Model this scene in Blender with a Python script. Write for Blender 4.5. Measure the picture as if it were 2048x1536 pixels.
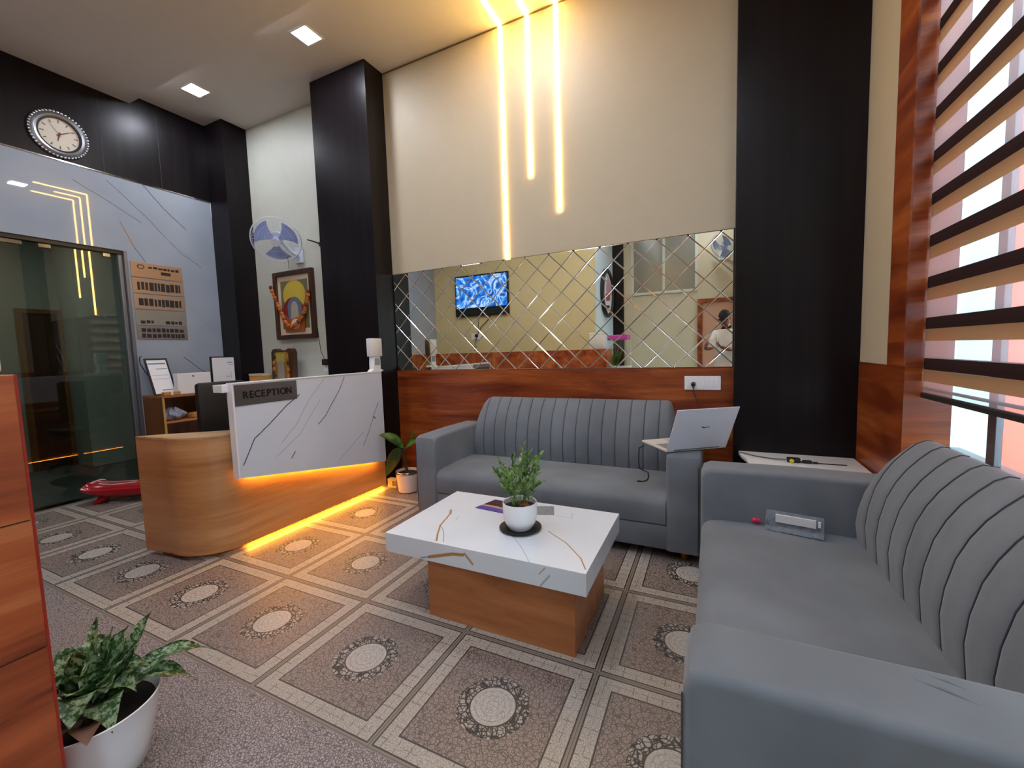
import bpy, bmesh, math, random
from mathutils import Vector, Matrix
R = math.radians
S = bpy.context.scene
COL = S.collection
for o in list(bpy.data.objects): bpy.data.objects.remove(o)
random.seed(7)

def lin(h):
    if isinstance(h, str):
        h = h.lstrip('#'); h = [int(h[i:i+2], 16)/255 for i in (0, 2, 4)]
    return tuple((c/12.92 if c <= .04045 else ((c+.055)/1.055)**2.4) for c in h) + (1,)

# ------------------------------------------------------------------ camera, world, light, exposure
cam_d = bpy.data.cameras.new('camera'); cam = bpy.data.objects.new('camera', cam_d); COL.objects.link(cam)
a, b, c = 0.448075, 0.0798479, -0.0308441
fw = Vector((-math.sin(a)*math.cos(b), math.cos(a)*math.cos(b), -math.sin(b)))
r0 = Vector((math.cos(a), math.sin(a), 0)); u0 = r0.cross(fw)
rt = r0*math.cos(c)+u0*math.sin(c); up = u0*math.cos(c)-r0*math.sin(c)
cam.matrix_world = Matrix(((rt.x, up.x, -fw.x, 0), (rt.y, up.y, -fw.y, 0), (rt.z, up.z, -fw.z, 1.3), (0, 0, 0, 1)))
cam_d.sensor_width = 36; cam_d.lens = 36*835.616/2048; cam_d.clip_start = .01; cam_d.clip_end = 200
S.camera = cam

W = bpy.data.worlds.new('sky'); S.world = W; W.use_nodes = True
W.node_tree.nodes['Background'].inputs[0].default_value = (.74, .87, 1, 1)
W.node_tree.nodes['Background'].inputs[1].default_value = 3.4
sd = bpy.data.lights.new('sun', 'SUN'); sun = bpy.data.objects.new('sun', sd); COL.objects.link(sun)
sd.energy = 1.0; sd.angle = R(2); sd.color = (1, .95, .88)
sun.rotation_euler = Vector((.5, .12, -.86)).to_track_quat('-Z', 'Y').to_euler()
sun['label'] = 'sun'
def portal(name, loc, rot, sx, sy):
    l = bpy.data.lights.new(name, 'AREA'); l.shape = 'RECTANGLE'; l.size = sx; l.size_y = sy; l.cycles.is_portal = True
    o = bpy.data.objects.new(name, l); o.location = loc; o.rotation_euler = rot; COL.objects.link(o)


S.view_settings.view_transform = 'Standard'; S.view_settings.look = 'None'
S.view_settings.exposure = 1.02; S.view_settings.gamma = 1; S.view_settings.use_curve_mapping = False
S.cycles.max_bounces = 12; S.cycles.diffuse_bounces = 5; S.cycles.glossy_bounces = 6; S.cycles.transparent_max_bounces = 16
S.cycles.transmission_bounces = 8; S.cycles.sample_clamp_indirect = 6; S.cycles.use_denoising = True
S.cycles.caustics_reflective = False; S.cycles.caustics_refractive = False

# ------------------------------------------------------------------ node helpers
class X:
    """a shader socket (or number) with arithmetic"""
    def __init__(s, nt, v): s.nt, s.v = nt, v
    def _m(s, op, *o, clamp=False):
        n = s.nt.nodes.new('ShaderNodeMath'); n.operation = op; n.use_clamp = clamp
        for i, q in enumerate((s,)+o):
            q = q.v if isinstance(q, X) else q
            if isinstance(q, (int, float)): n.inputs[i].default_value = q
            else: s.nt.links.new(q, n.inputs[i])
        return X(s.nt, n.outputs[0])
    def __add__(s, o): return s._m('ADD', o)
    def __sub__(s, o): return s._m('SUBTRACT', o)
    def __rsub__(s, o): return X(s.nt, float(o))._m('SUBTRACT', s)
    def __mul__(s, o): return s._m('MULTIPLY', o)
    def __truediv__(s, o): return s._m('DIVIDE', o)
    __radd__ = __add__; __rmul__ = __mul__
    def lt(s, o): return s._m('LESS_THAN', o)
    def gt(s, o): return s._m('GREATER_THAN', o)
    def mn(s, o): return s._m('MINIMUM', o)
    def mx(s, o): return s._m('MAXIMUM', o)
    def ab(s): return s._m('ABSOLUTE')
    def fr(s): return s._m('FRACT')
    def fl(s): return s._m('FLOOR')
    def sq(s): return s._m('SQRT')
    def ramp(s, lo, hi):   # smooth 0..1 between lo and hi
        n = s.nt.nodes.new('ShaderNodeMapRange'); n.interpolation_type = 'SMOOTHSTEP'
        s.nt.links.new(s.v, n.inputs[0]); n.inputs[1].default_value = lo; n.inputs[2].default_value = hi
        return X(s.nt, n.outputs[0])

class Mt:
    def __init__(s, name):
        s.m = bpy.data.materials.new(name); s.m.use_nodes = True; s.nt = s.m.node_tree
        s.p = s.nt.nodes['Principled BSDF']; s.tc = s.nt.nodes.new('ShaderNodeTexCoord')
    def xyz(s):
        n = s.nt.nodes.new('ShaderNodeSeparateXYZ'); s.nt.links.new(s.tc.outputs['Object'], n.inputs[0])
        return [X(s.nt, n.outputs[i]) for i in range(3)]
    def comb(s, x, y, z):
        n = s.nt.nodes.new('ShaderNodeCombineXYZ')
        for i, q in enumerate((x, y, z)):
            if isinstance(q, X): s.nt.links.new(q.v, n.inputs[i])
            else: n.inputs[i].default_value = q
        return n.outputs[0]
    def noise(s, vec=None, scale=5, detail=3, rough=.5, dist=0, color=False):
        n = s.nt.nodes.new('ShaderNodeTexNoise'); s.nt.links.new(vec if vec is not None else s.tc.outputs['Object'], n.inputs['Vector'])
        n.inputs['Scale'].default_value = scale; n.inputs['Detail'].default_value = detail
        n.inputs['Roughness'].default_value = rough; n.inputs['Distortion'].default_value = dist
        return n.outputs['Color'] if color else X(s.nt, n.outputs['Fac'])
    def voro(s, vec=None, scale=50, feature='DISTANCE_TO_EDGE', out='Distance', rnd=1):
        n = s.nt.nodes.new('ShaderNodeTexVoronoi'); n.feature = feature; n.inputs['Scale'].default_value = scale
        n.inputs['Randomness'].default_value = rnd
        s.nt.links.new(vec if vec is not None else s.tc.outputs['Object'], n.inputs['Vector'])
        return X(s.nt, n.outputs[out]) if out != 'Color' else n.outputs['Color']
    def mix(s, f, a, b):
        n = s.nt.nodes.new('ShaderNodeMix'); n.data_type = 'RGBA'
        for sock, q in ((n.inputs[0], f), (n.inputs[6], a), (n.inputs[7], b)):
            if isinstance(q, X): q = q.v
            if isinstance(q, str): q = lin(q)
            if isinstance(q, (tuple, float, int)): sock.default_value = q
            else: s.nt.links.new(q, sock)
        return n.outputs[2]
    def cramp(s, f, stops):
        n = s.nt.nodes.new('ShaderNodeValToRGB'); s.nt.links.new(f.v, n.inputs[0]); e = n.color_ramp.elements
        while len(e) < len(stops): e.new(.5)
        for k, (p, cc) in enumerate(stops): e[k].position = p; e[k].color = lin(cc) if isinstance(cc, str) else cc
        return n.outputs[0]
    def base(s, c):
        if isinstance(c, str): s.p.inputs['Base Color'].default_value = lin(c)
        elif isinstance(c, tuple): s.p.inputs['Base Color'].default_value = c
        else: s.nt.links.new(c, s.p.inputs['Base Color'])
        return s
    def set(s, **k):
        names = dict(rough='Roughness', metal='Metallic', spec='Specular IOR Level', coat='Coat Weight', coatr='Coat Roughness',
                     sheen='Sheen Weight', trans='Transmission Weight', ior='IOR', alpha='Alpha', es='Emission Strength', sss='Subsurface Weight')
        for q, v in k.items():
            if q == 'ec': s.p.inputs['Emission Color'].default_value = lin(v) if isinstance(v, str) else v
            elif isinstance(v, X): s.nt.links.new(v.v, s.p.inputs[names[q]])
            else: s.p.inputs[names[q]].default_value = v
        return s
    def bump(s, h, strength=.3, dist=.002):
        n = s.nt.nodes.new('ShaderNodeBump'); n.inputs['Strength'].default_value = strength; n.inputs['Distance'].default_value = dist
        s.nt.links.new(h.v, n.inputs['Height']); s.nt.links.new(n.outputs[0], s.p.inputs['Normal']); return s

def plain(name, col, rough=.5, **k):
    """a base colour with a little mottling"""
    t = Mt(name); n = t.noise(scale=9, detail=4)
    cc = lin(col); d = tuple(x*.95 for x in cc[:3])+(1,); l = tuple(min(1, x*1.03) for x in cc[:3])+(1,)
    t.base(t.mix(n, d, l)).set(rough=rough, **k); return t.m

def seg(t, u, v, A, B, w, wob=None):
    """1 on the line A-B of half width w, in plane coordinates u, v"""
    dx, dy = B[0]-A[0], B[1]-A[1]; L2 = dx*dx+dy*dy
    px, py = u-A[0], v-A[1]
    h = (px*dx+py*dy)/L2
    h = h._m('ADD', 0, clamp=True)
    ex, ey = px-h*dx, py-h*dy
    d = (ex*ex+ey*ey).sq()
    return 1-(d/w).ramp(.4, 1.0)

def marble(name, base, tint, lines, ax, rough=.12, warp=.015, veins=True):
    t = Mt(name); xyz = t.xyz(); u, v = xyz[ax[0]], xyz[ax[1]]
    n1 = t.noise(scale=4, detail=4)-.5; n2 = t.noise(vec=t.comb(xyz[1]+3.1, xyz[2]+1.7, xyz[0]+5.3), scale=4, detail=4)-.5
    u = u+n1*warp*2; v = v+n2*warp*2
    col = t.mix(t.noise(scale=1.3, detail=2).ramp(.35, .7), base, tint)
    if veins:
        q = (t.noise(vec=t.comb(xyz[ax[0]]*.9+xyz[ax[1]]*.5, xyz[ax[1]]*.9-xyz[ax[0]]*.55, xyz[3-ax[0]-ax[1]]), scale=1.5, detail=3, rough=.45)-.5).ab()
        f = (1-(q/.012).ramp(.0, 1.0))*(t.noise(scale=2.3).ramp(.5, .62))
        col = t.mix(f*.45, col, '#8d93a0')
    for cc, w, k, pts in lines:
        m = None
        for A, B in zip(pts[:-1], pts[1:]):
            f = seg(t, u, v, A, B, w); m = f if m is None else m.mx(f)
        col = t.mix(m*k, col, cc)
    t.base(col).set(rough=rough, spec=.5); return t.m

def wood(name, stops, axis=0, s=1.0, rough=.32, off=0.0, planks=None):
    """banded laminate grain running along an axis"""
    t = Mt(name); xyz = t.xyz(); q = list(xyz)
    if axis != 'round': q[axis] = q[axis]*.07
    if axis == 'round': q[0] = q[0]*.07; q[1] = q[1]*.07
    warp = t.noise(vec=t.comb(xyz[0]*(.35 if axis in (0, 'round') else 1), xyz[1]*(.35 if axis in (1, 'round') else 1), xyz[2]*(.35 if axis == 2 else 1)), scale=2.2*s, detail=2)
    vec2 = t.comb(q[0]+warp*.12, q[1]+warp*.12, q[2]+warp*.12+off)
    n = t.noise(vec=vec2, scale=11*s, detail=5, rough=.6)
    fine = t.noise(vec=vec2, scale=75*s, detail=3, rough=.6)
    f = n*.82+fine*.18
    col = t.cramp(f, stops)
    k = (t.voro(vec=t.comb(xyz[0]*(.5 if axis == 0 else 1.6), xyz[1]*(.5 if axis == 1 else 1.6), xyz[2]*(.5 if axis == 2 else 1.6)), scale=2.1*s, feature='F1'))
    col = t.mix(1-(k/.035).ramp(.3, 1.0), col, stops[0][1])
    t.base(col).set(rough=rough, spec=.5); t.bump(fine, .06, .001); return t.m

# ------------------------------------------------------------------ mesh helpers
def bm_box(x0, x1, y0, y1, z0, z1, bev=0.0, sg=2):
    bm = bmesh.new(); bmesh.ops.create_cube(bm, size=1)
    for v in bm.verts: v.co = Vector(((x0+x1)/2+v.co.x*(x1-x0), (y0+y1)/2+v.co.y*(y1-y0), (z0+z1)/2+v.co.z*(z1-z0)))
    if bev: bmesh.ops.bevel(bm, geom=bm.edges[:], offset=min(bev, .49*min(x1-x0, y1-y0, z1-z0)), segments=sg, profile=.5, affect='EDGES')
    return bm
def bm_cyl(p0, p1, r, seg_=20, r2=None):
    p0, p1 = Vector(p0), Vector(p1); d = p1-p0; bm = bmesh.new()
    bmesh.ops.create_cone(bm, cap_ends=True, segments=seg_, radius1=r, radius2=r if r2 is None else r2, depth=d.length)
    bmesh.ops.transform(bm, matrix=Matrix.Translation((p0+p1)/2) @ d.to_track_quat('Z', 'Y').to_matrix().to_4x4(), verts=bm.verts); return bm
def bm_lathe(prof, cx=0, cy=0, seg_=40):
    bm = bmesh.new(); rings = []
    for r, z in prof:
        if r < 1e-5: rings.append([bm.verts.new((cx, cy, z))])
        else: rings.append([bm.verts.new((cx+r*math.cos(2*math.pi*i/seg_), cy+r*math.sin(2*math.pi*i/seg_), z)) for i in range(seg_)])
    for A, B in zip(rings[:-1], rings[1:]):
        for i in range(seg_):
            j = (i+1) % seg_
            if len(A) == 1 and len(B) == 1: continue
            if len(A) == 1: bm.faces.new((A[0], B[i], B[j]))
            elif len(B) == 1: bm.faces.new((A[i], A[j], B[0]))
            else: bm.faces.new((A[i], A[j], B[j], B[i]))
    bmesh.ops.recalc_face_normals(bm, faces=bm.faces); return bm
def bm_tube(pts, r, seg_=8, closed=False):
    pts = [Vector(p) for p in pts]; n = len(pts); bm = bmesh.new(); rings = []
    rr = r if isinstance(r, (list, tuple)) else [r]*n
    t0 = (pts[1]-pts[0]).normalized(); nrm = t0.orthogonal().normalized()
    for i, p in enumerate(pts):
        if closed: t = (pts[(i+1) % n]-pts[i-1]).normalized()
        else: t = (pts[min(i+1, n-1)]-pts[max(i-1, 0)]).normalized()
        nrm = (nrm-t*nrm.dot(t)).normalized(); bn = t.cross(nrm)
        rings.append([bm.verts.new(p+(nrm*math.cos(2*math.pi*k/seg_)+bn*math.sin(2*math.pi*k/seg_))*rr[i]) for k in range(seg_)])
    for i in range(n if closed else n-1):
        A, B = rings[i], rings[(i+1) % n]
        for k in range(seg_): bm.faces.new((A[k], A[(k+1) % seg_], B[(k+1) % seg_], B[k]))
    if not closed:
        bm.faces.new(rings[0][::-1]); bm.faces.new(rings[-1])
    bmesh.ops.recalc_face_normals(bm, faces=bm.faces); return bm
def bm_prism(poly, ax, lo, hi, bev=0.0):
    """polygon in the two axes other than ax, extruded along ax"""
    bm = bmesh.new()
    def P(u, v, w): return {0: (w, u, v), 1: (u, w, v), 2: (u, v, w)}[ax]
    A = [bm.verts.new(P(u, v, lo)) for u, v in poly]; B = [bm.verts.new(P(u, v, hi)) for u, v in poly]; n = len(poly)
    bm.faces.new(A); bm.faces.new(B[::-1])
    for i in range(n): bm.faces.new((A[i], B[i], B[(i+1) % n], A[(i+1) % n]))
    bmesh.ops.recalc_face_normals(bm, faces=bm.faces)
    if bev: bmesh.ops.bevel(bm, geom=bm.edges[:], offset=bev, segments=2, profile=.5, affect='EDGES')
    return bm
def bm_grid(f, nu, nv, thick=0.0):
    bm = bmesh.new(); g = [[bm.verts.new(f(i/nu, j/nv)) for j in range(nv+1)] for i in range(nu+1)]
    for i in range(nu):
        for j in range(nv): bm.faces.new((g[i][j], g[i+1][j], g[i+1][j+1], g[i][j+1]))
    if thick: bmesh.ops.solidify(bm, geom=bm.faces[:], thickness=thick)
    bmesh.ops.recalc_face_normals(bm, faces=bm.faces); return bm
def bm_ball(c, r, sub=2):
    bm = bmesh.new(); bmesh.ops.create_uvsphere(bm, u_segments=16*sub//2, v_segments=10*sub//2, radius=1)
    r = r if isinstance(r, (tuple, list)) else (r, r, r)
    for v in bm.verts: v.co = Vector((c[0]+v.co.x*r[0], c[1]+v.co.y*r[1], c[2]+v.co.z*r[2]))
    return bm
def join(*bms):
    me = bpy.data.meshes.new('t'); out = bmesh.new()
    for b_ in bms: b_.to_mesh(me); out.from_mesh(me); b_.free()
    bpy.data.meshes.remove(me); return out
def xf(bm, m): bmesh.ops.transform(bm, matrix=m, verts=bm.verts); return bm

def obj(name, bm, mat, parent=None, smooth=False, org=None):
    """link a bmesh (world or local coordinates) as ONE mesh object"""
    if org is not None: bmesh.ops.translate(bm, vec=-Vector(org), verts=bm.verts)
    me = bpy.data.meshes.new(name); bm.to_mesh(me); bm.free(); me.materials.append(mat)
    o = bpy.data.objects.new(name, me); COL.objects.link(o)
    if parent is not None: o.parent = parent
    if org is not None and parent is None: o.location = org
    if smooth:
        me.shade_smooth()
        if smooth != 'all': me.set_sharp_from_angle(angle=R(38))
    return o
def tag(o, label, cat, group=None, kind=None):
    o['label'] = label; o['category'] = cat
    if group: o['group'] = group
    if kind: o['kind'] = kind
    return o
class T:
    """a thing: an Empty at its base; parts are given in world coordinates (or local ones with loc=True)"""
    def __init__(s, name, label, cat, at, rz=0, group=None, local=False, kind=None, rot=None):
        s.e = bpy.data.objects.new(name, None); COL.objects.link(s.e); s.e.empty_display_size = .05
        s.e.location = at; s.e.rotation_euler = rot if rot else (0, 0, rz); tag(s.e, label, cat, group, kind); s.at = None if local else at
    def add(s, name, bm, mat, smooth=False, parent=None, label=None):
        if s.at is not None: bmesh.ops.translate(bm, vec=-Vector(s.at), verts=bm.verts)
        o = obj(name, bm, mat, parent if parent is not None else s.e, smooth)
        if label: o['label'] = label
        return o
def struct(name, bm, mat, parent=None, smooth=False):
    o = obj(name, bm, mat, parent, smooth); o['kind'] = 'structure'; return o
def inst(src, name, mat4, parent=None):
    o = src.copy(); o.name = name; o.parent = parent; o.matrix_local = mat4; COL.objects.link(o); return o
def copy_tree(o, parent=None):
    cc = o.copy(); COL.objects.link(cc)
    if parent: cc.parent = parent
    for ch in list(o.children): copy_tree(ch, cc)
    return cc

# ------------------------------------------------------------------ materials
M = {}
M['cream'] = plain('cream_paint', '#c0b49a', .55)
M['cream2'] = plain('cream_paint_pale', '#c2c2b4', .5)
M['ceil'] = plain('ceiling_paint', '#dcd5cc', .7)
M['white'] = plain('white_plastic', '#e8eaee', .3)
M['ceramic'] = plain('white_ceramic', '#eceef2', .25)
M['black'] = plain('black_plastic', '#0c0c0e', .35)
M['rubber'] = plain('black_rubber', '#141416', .6)
M['steel'] = plain('brushed_steel', '#8f8b8a', .35, metal=1.0)
M['steel2'] = plain('polished_steel', '#c6c8cc', .12, metal=1.0)
M['alu'] = plain('grey_aluminium', '#7c8088', .4, metal=.7)
M['gold'] = plain('gold_metal', '#c8921e', .3, metal=1.0)
M['red'] = plain('red_vinyl', '#9c0d1c', .2, coat=.5)
M['salmon'] = plain('salmon_render', '#d86a58', .9)
M['cyan'] = plain('pale_cyan_render', '#a9cdd2', .9)
M['soil'] = plain('dark_soil', '#1b120c', .95)
M['paper'] = plain('white_paper', '#e2e2e4', .6)
M['cable'] = plain('black_cable', '#121214', .5)
M['tan'] = plain('tan_cardboard', '#b8874c', .6)
M['brownwall'] = plain('brown_paint', '#b98a72', .6)
t = Mt('dark_wenge_laminate'); x, y, z = t.xyz()
n = t.noise(vec=t.comb(x*1.0, y*1.0, z*.05), scale=16, detail=4)
t.base(t.cramp(n, [(.3, '#0e0a0d'), (.55, '#151013'), (.8, '#1d1618')])).set(rough=.34, spec=.22); M['dark'] = t.m
honey = [(.25, '#804724'), (.42, '#a3653a'), (.55, '#b27346'), (.75, '#c98d60')]
red = [(.28, '#3d1409'), (.42, '#6f2c12'), (.55, '#8f461d'), (.72, '#b86a32')]
M['honey_x'] = wood('honey_oak_laminate', honey, 0)
M['honey_y'] = wood('honey_oak_laminate_lengthwise', honey, 1)
M['honey_r'] = wood('honey_oak_laminate_curved', [(.25, '#8a5a32'), (.42, '#ae7a4a'), (.55, '#bd8a5a'), (.75, '#cfa073')], 'round')
M['red_x'] = wood('red_walnut_laminate', red, 0)
M['red_y'] = wood('red_walnut_laminate_side', red, 1)
M['red_y2'] = wood('red_walnut_laminate_partition', [(.33, '#642812'), (.44, '#9c4c27'), (.54, '#b35c32'), (.68, '#cf8450')], 1, s=.7)
M['red_z'] = wood('red_walnut_laminate_upright', red, 1, s=.8, off=3)
M['shelfwood'] = wood('brown_shelf_laminate', [(.3, '#5a3416'), (.5, '#754620'), (.75, '#93602f')], 2)
M['framewood'] = wood('brown_frame_wood', [(.3, '#24120a'), (.5, '#3c2010'), (.75, '#55301a')], 2)
# grey upholstery
t = Mt('grey_suede'); f1 = t.noise(scale=3.5, detail=3); f2 = t.noise(scale=350, detail=2)
t.base(t.mix(f1.ramp(.3, .75), '#656b72', '#747a82')).set(rough=.85, sheen=.25, spec=.3); t.bump(f2, .12, .0006); M['suede'] = t.m
M['seam'] = plain('grey_piping', '#3c434b', .8)
# marbles
GR, GO, LG = '#2d3038', '#a8742c', '#8e97a6'
M['panel'] = marble('veined_marble_counter', '#d3dbea', '#c8d1e3', [
    (GR, .0055, .9, [(1.67, .60), (1.76, .76), (1.86, .83), (2.01, .95), (2.12, 1.02)]),
    (GR, .0045, .9, [(2.55, 1.125), (2.50, 1.03), (2.40, .90), (2.35, .83), (2.27, .77)]),
    (GR, .0045, .75, [(2.93, .86), (2.88, .78), (2.80, .62), (2.72, .50)]), ('#6a4a2c', .010, .8, [(2.86, .735), (2.88, .72)]),
    (LG, .004, .7, [(2.35, 1.12), (2.2, .97), (2.08, .80), (1.95, .69)]), (LG, .004, .6, [(2.30, .96), (2.1, .72), (1.9, .60)]),
    (LG, .005, .6, [(2.73, .62), (2.55, .50), (2.45, .44)]), (GR, .006, .8, [(2.02, .56), (2.05, .60)])], (1, 2), rough=.18, warp=.01, veins=False)
M['table'] = marble('veined_marble_table', '#dde3ea', '#d2dae2', [
    (GO, .006, .95, [(-1.30, 1.86), (-1.265, 1.72), (-1.21, 1.62), (-1.18, 1.57)]), ('#8b8578', .003, .8, [(-1.26, 1.72), (-1.20, 1.66), (-1.14, 1.57)]),
    (GO, .010, .8, [(-1.33, 1.92), (-1.30, 1.87)]), ('#9aa3ad', .0025, .7, [(-1.24, 1.86), (-1.22, 1.80)]),
    (GO, .004, .9, [(-.72, 1.86), (-.60, 1.77), (-.50, 1.66), (-.455, 1.58)]), ('#9aa3ad', .0025, .8, [(-.92, 1.80), (-.78, 1.66), (-.68, 1.54)]),
    ('#9aa3ad', .0025, .8, [(-.74, 2.06), (-.66, 2.05), (-.68, 2.12)])], (0, 1), rough=.16, warp=.008, veins=False)
M['table_edge'] = marble('veined_marble_table_edge', '#d9dfe6', '#cfd6de', [
    (GO, .011, .95, [(-1.21, .335), (-1.08, .372), (-1.02, .378)]), (GO, .008, .85, [(-1.01, .385), (-.97, .345)]),
    ('#7c7466', .006, .7, [(-1.26, .32), (-1.21, .335)]), (GO, .004, .7, [(-.62, .40), (-.645, .37)]), ('#8d8f94', .006, .7, [(-.60, .37), (-.64, .32)])], (0, 2), rough=.2, warp=.006, veins=False)
M['marble'] = marble('veined_marble_wall', '#9fa7b1', '#939ca8', [
    (GO, .007, .9, [(2.22, 2.72), (2.27, 2.60), (2.33, 2.47)]), (GR, .004, .8, [(2.33, 2.47), (2.41, 2.35)]), (GR, .004, .7, [(1.9, 3.02), (2.18, 2.88), (2.4, 2.75)]),
    (GR, .005, .8, [(2.45, 3.15), (2.62, 2.95), (2.82, 2.78)]), (GR, .004, .7, [(2.15, 3.1), (2.45, 2.82), (2.75, 2.5), (2.95, 2.38)]),
    (LG, .004, .8, [(2.6, 2.65), (2.8, 2.5), (3.0, 2.42)]), (GR, .005, .8, [(2.68, 1.34), (2.83, 1.2), (2.98, 1.1)]), (LG, .004, .8, [(2.75, 1.95), (2.95, 1.72), (3.05, 1.6)]),
    (LG, .004, .8, [(2.45, 1.6), (2.7, 1.4), (2.95, 1.15)]), (LG, .003, .8, [(1.45, 2.95), (1.6, 2.9)]), (LG, .003, .8, [(1.9, 2.7), (2.1, 2.68), (2.2, 2.8)])], (1, 2), rough=.02, warp=.012, veins=False)
# emitters
def emit(name, col, s):
    t = Mt(name); t.base('#000000').set(ec=col, es=s); return t.m
M['led_warm'] = emit('warm_led_diffuser', '#ffca66', 22)
M['led_amber'] = emit('amber_led_tape', '#ffae34', 26)
M['led_white'] = emit('cool_panel_diffuser', '#ecf1ff', 95)
# glass
def glassm(name, tint, gloss_col=(1, 1, 1, 1), rough=0.0, f0=1.5, dark=None):
    m = bpy.data.materials.new(name); m.use_nodes = True; nt = m.node_tree; nt.nodes.clear()
    o = nt.nodes.new('ShaderNodeOutputMaterial'); tr = nt.nodes.new('ShaderNodeBsdfTransparent'); gl = nt.nodes.new('ShaderNodeBsdfGlossy')
    mx = nt.nodes.new('ShaderNodeMixShader'); ge = nt.nodes.new('ShaderNodeNewGeometry'); vd = nt.nodes.new('ShaderNodeVectorMath'); vd.operation = 'DOT_PRODUCT'
    nt.links.new(ge.outputs['Incoming'], vd.inputs[0]); nt.links.new(ge.outputs['Normal'], vd.inputs[1])   # Schlick's approximation, alike from both sides of the pane
    F0 = ((f0-1)/(f0+1))**2; fr = F0+(1-F0)*(1-X(nt, vd.outputs['Value']).ab())._m('POWER', 5.0)
    tr.inputs[0].default_value = tint; gl.inputs[0].default_value = gloss_col; gl.inputs[1].default_value = rough
    nt.links.new(fr.v, mx.inputs[0]); nt.links.new(tr.outputs[0], mx.inputs[1]); nt.links.new(gl.outputs[0], mx.inputs[2]); nt.links.new(mx.outputs[0], o.inputs[0])
    return m
M['glass'] = glassm('window_glass', (.95, .99, .98, 1))
M['door_glass'] = glassm('tinted_door_glass', (.72, .77, .73, 1), f0=1.6)
M['clear'] = glassm('clear_plastic', (.95, .96, .97, 1), f0=1.5, rough=.05)
t = Mt('silvered_mirror'); t.base((.80, .84, .78, 1)).set(rough=0.0, metal=1.0); M['mirror'] = t.m
t = Mt('mirror_bevel'); t.base((.88, .88, .82, 1)).set(rough=.12, metal=.9); M['bevel'] = t.m
t = Mt('grey_clear_plastic'); t.base(t.mix(t.noise(scale=60), '#8b96a2', '#c3ccd6')).set(rough=.08, alpha=.45); M['tray'] = t.m
# blind fabrics
def fabric(name, d, tl, ft, ftr):
    m = bpy.data.materials.new(name); m.use_nodes = True; nt = m.node_tree; nt.nodes.clear()
    o = nt.nodes.new('ShaderNodeOutputMaterial'); df = nt.nodes.new('ShaderNodeBsdfDiffuse'); tr = nt.nodes.new('ShaderNodeBsdfTranslucent'); tp = nt.nodes.new('ShaderNodeBsdfTransparent')
    tc = nt.nodes.new('ShaderNodeTexCoord'); nz = nt.nodes.new('ShaderNodeTexNoise'); nz.inputs['Scale'].default_value = 160; nt.links.new(tc.outputs['Object'], nz.inputs['Vector'])
    mc = nt.nodes.new('ShaderNodeMix'); mc.data_type = 'RGBA'; nt.links.new(nz.outputs['Fac'], mc.inputs[0]); mc.inputs[6].default_value = tuple(v*.85 for v in lin(d)[:3])+(1,); mc.inputs[7].default_value = lin(d)
    nt.links.new(mc.outputs[2], df.inputs[0]); tr.inputs[0].default_value = lin(tl)
    a_ = nt.nodes.new('ShaderNodeMixShader'); a_.inputs[0].default_value = ft; b_ = nt.nodes.new('ShaderNodeMixShader'); b_.inputs[0].default_value = ftr
    nt.links.new(df.outputs[0], a_.inputs[1]); nt.links.new(tr.outputs[0], a_.inputs[2]); nt.links.new(a_.outputs[0], b_.inputs[1]); nt.links.new(tp.outputs[0], b_.inputs[2]); nt.links.new(b_.outputs[0], o.inputs[0])
    return m
M['band_tan'] = fabric('tan_blind_fabric', '#a88e70', '#a08058', .42, 0)
M['band_shaded'] = fabric('shaded_blind_fabric', '#3a2c2c', '#3a2a28', .15, 0)  # same taupe cloth, the shade of its doubled layers put into the colour
M['sheer'] = fabric('sheer_blind_fabric', '#c8c8ce', '#e4e0e6', .75, .5)

# printed floor covering: squares with brick borders and round medallions
t = Mt('printed_floor_covering'); x, y, z = t.xyz()
P_ = .62
fu = ((x+1.029)/P_).fr()-.5; fv = ((y-.94)/P_).fr()-.5
e = (.5-fu.ab().mx(fv.ab()))*P_                      # distance to the cell border
rr = (fu*fu+fv*fv).sq()*P_
cr = t.voro(scale=52); cr2 = t.voro(scale=95)
sp = t.noise(scale=220, detail=2); big = t.noise(scale=2.0, detail=3)
crack = 1-(cr/.10).ramp(.3, 1.0); grit = (1-(cr2/.16).ramp(.2, 1.0))
inner = t.mix(sp.ramp(.35, .7), '#6b5f59', '#a3958c'); inner = t.mix(crack*.62, inner, '#38312e')
band = t.mix(sp.ramp(.35, .7), '#8c847b', '#bdb5aa')
along = ((x+y*0)*0+((fu.ab().gt(fv.ab()))*(y/.052)+(fu.ab().lt(fv.ab()))*(x/.052))).fr()
row = ((e-.012)/.03).fr()
jt = ((along-.5).ab().gt(.46)).mx((row-.5).ab().gt(.46))*t.noise(scale=30).ramp(.42, .55)
band = t.mix(jt*.6, band, '#4d4740')
med = t.mix(sp.ramp(.3, .7), '#9c9690', '#c2beb6'); med = t.mix(((rr/.022).fr()-.5).ab().gt(.42)*.35+crack*.25, med, '#66605c')
ring = t.mix(crack.mx(1-(t.voro(scale=38)/.14).ramp(.2, 1.0)), '#a39b92', '#262728')
col = t.mix(e.gt(.074), band, inner)
col = t.mix((e-.074).ab().lt(.003), col, '#3d3733')
col = t.mix(e.lt(.012), col, t.mix(sp, '#6d655d', '#8e857a')); col = t.mix((e-.012).ab().lt(.0028), col, '#37322f'); col = t.mix(e.lt(.0015)*.7, col, '#4a443f')
col = t.mix((rr+(t.noise(scale=14)-.5)*.03).lt(.136)*e.gt(.074), col, ring); col = t.mix(rr.lt(.084), col, med); col = t.mix((rr-.086).ab().lt(.003), col, '#3f3a38')
gr = t.mix(sp.ramp(.3, .7), '#6f6564', '#bcb0ac'); gr = t.mix(grit*.75, gr, '#2f2b2d')
col = t.mix(y.lt(.933), col, gr)
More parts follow.
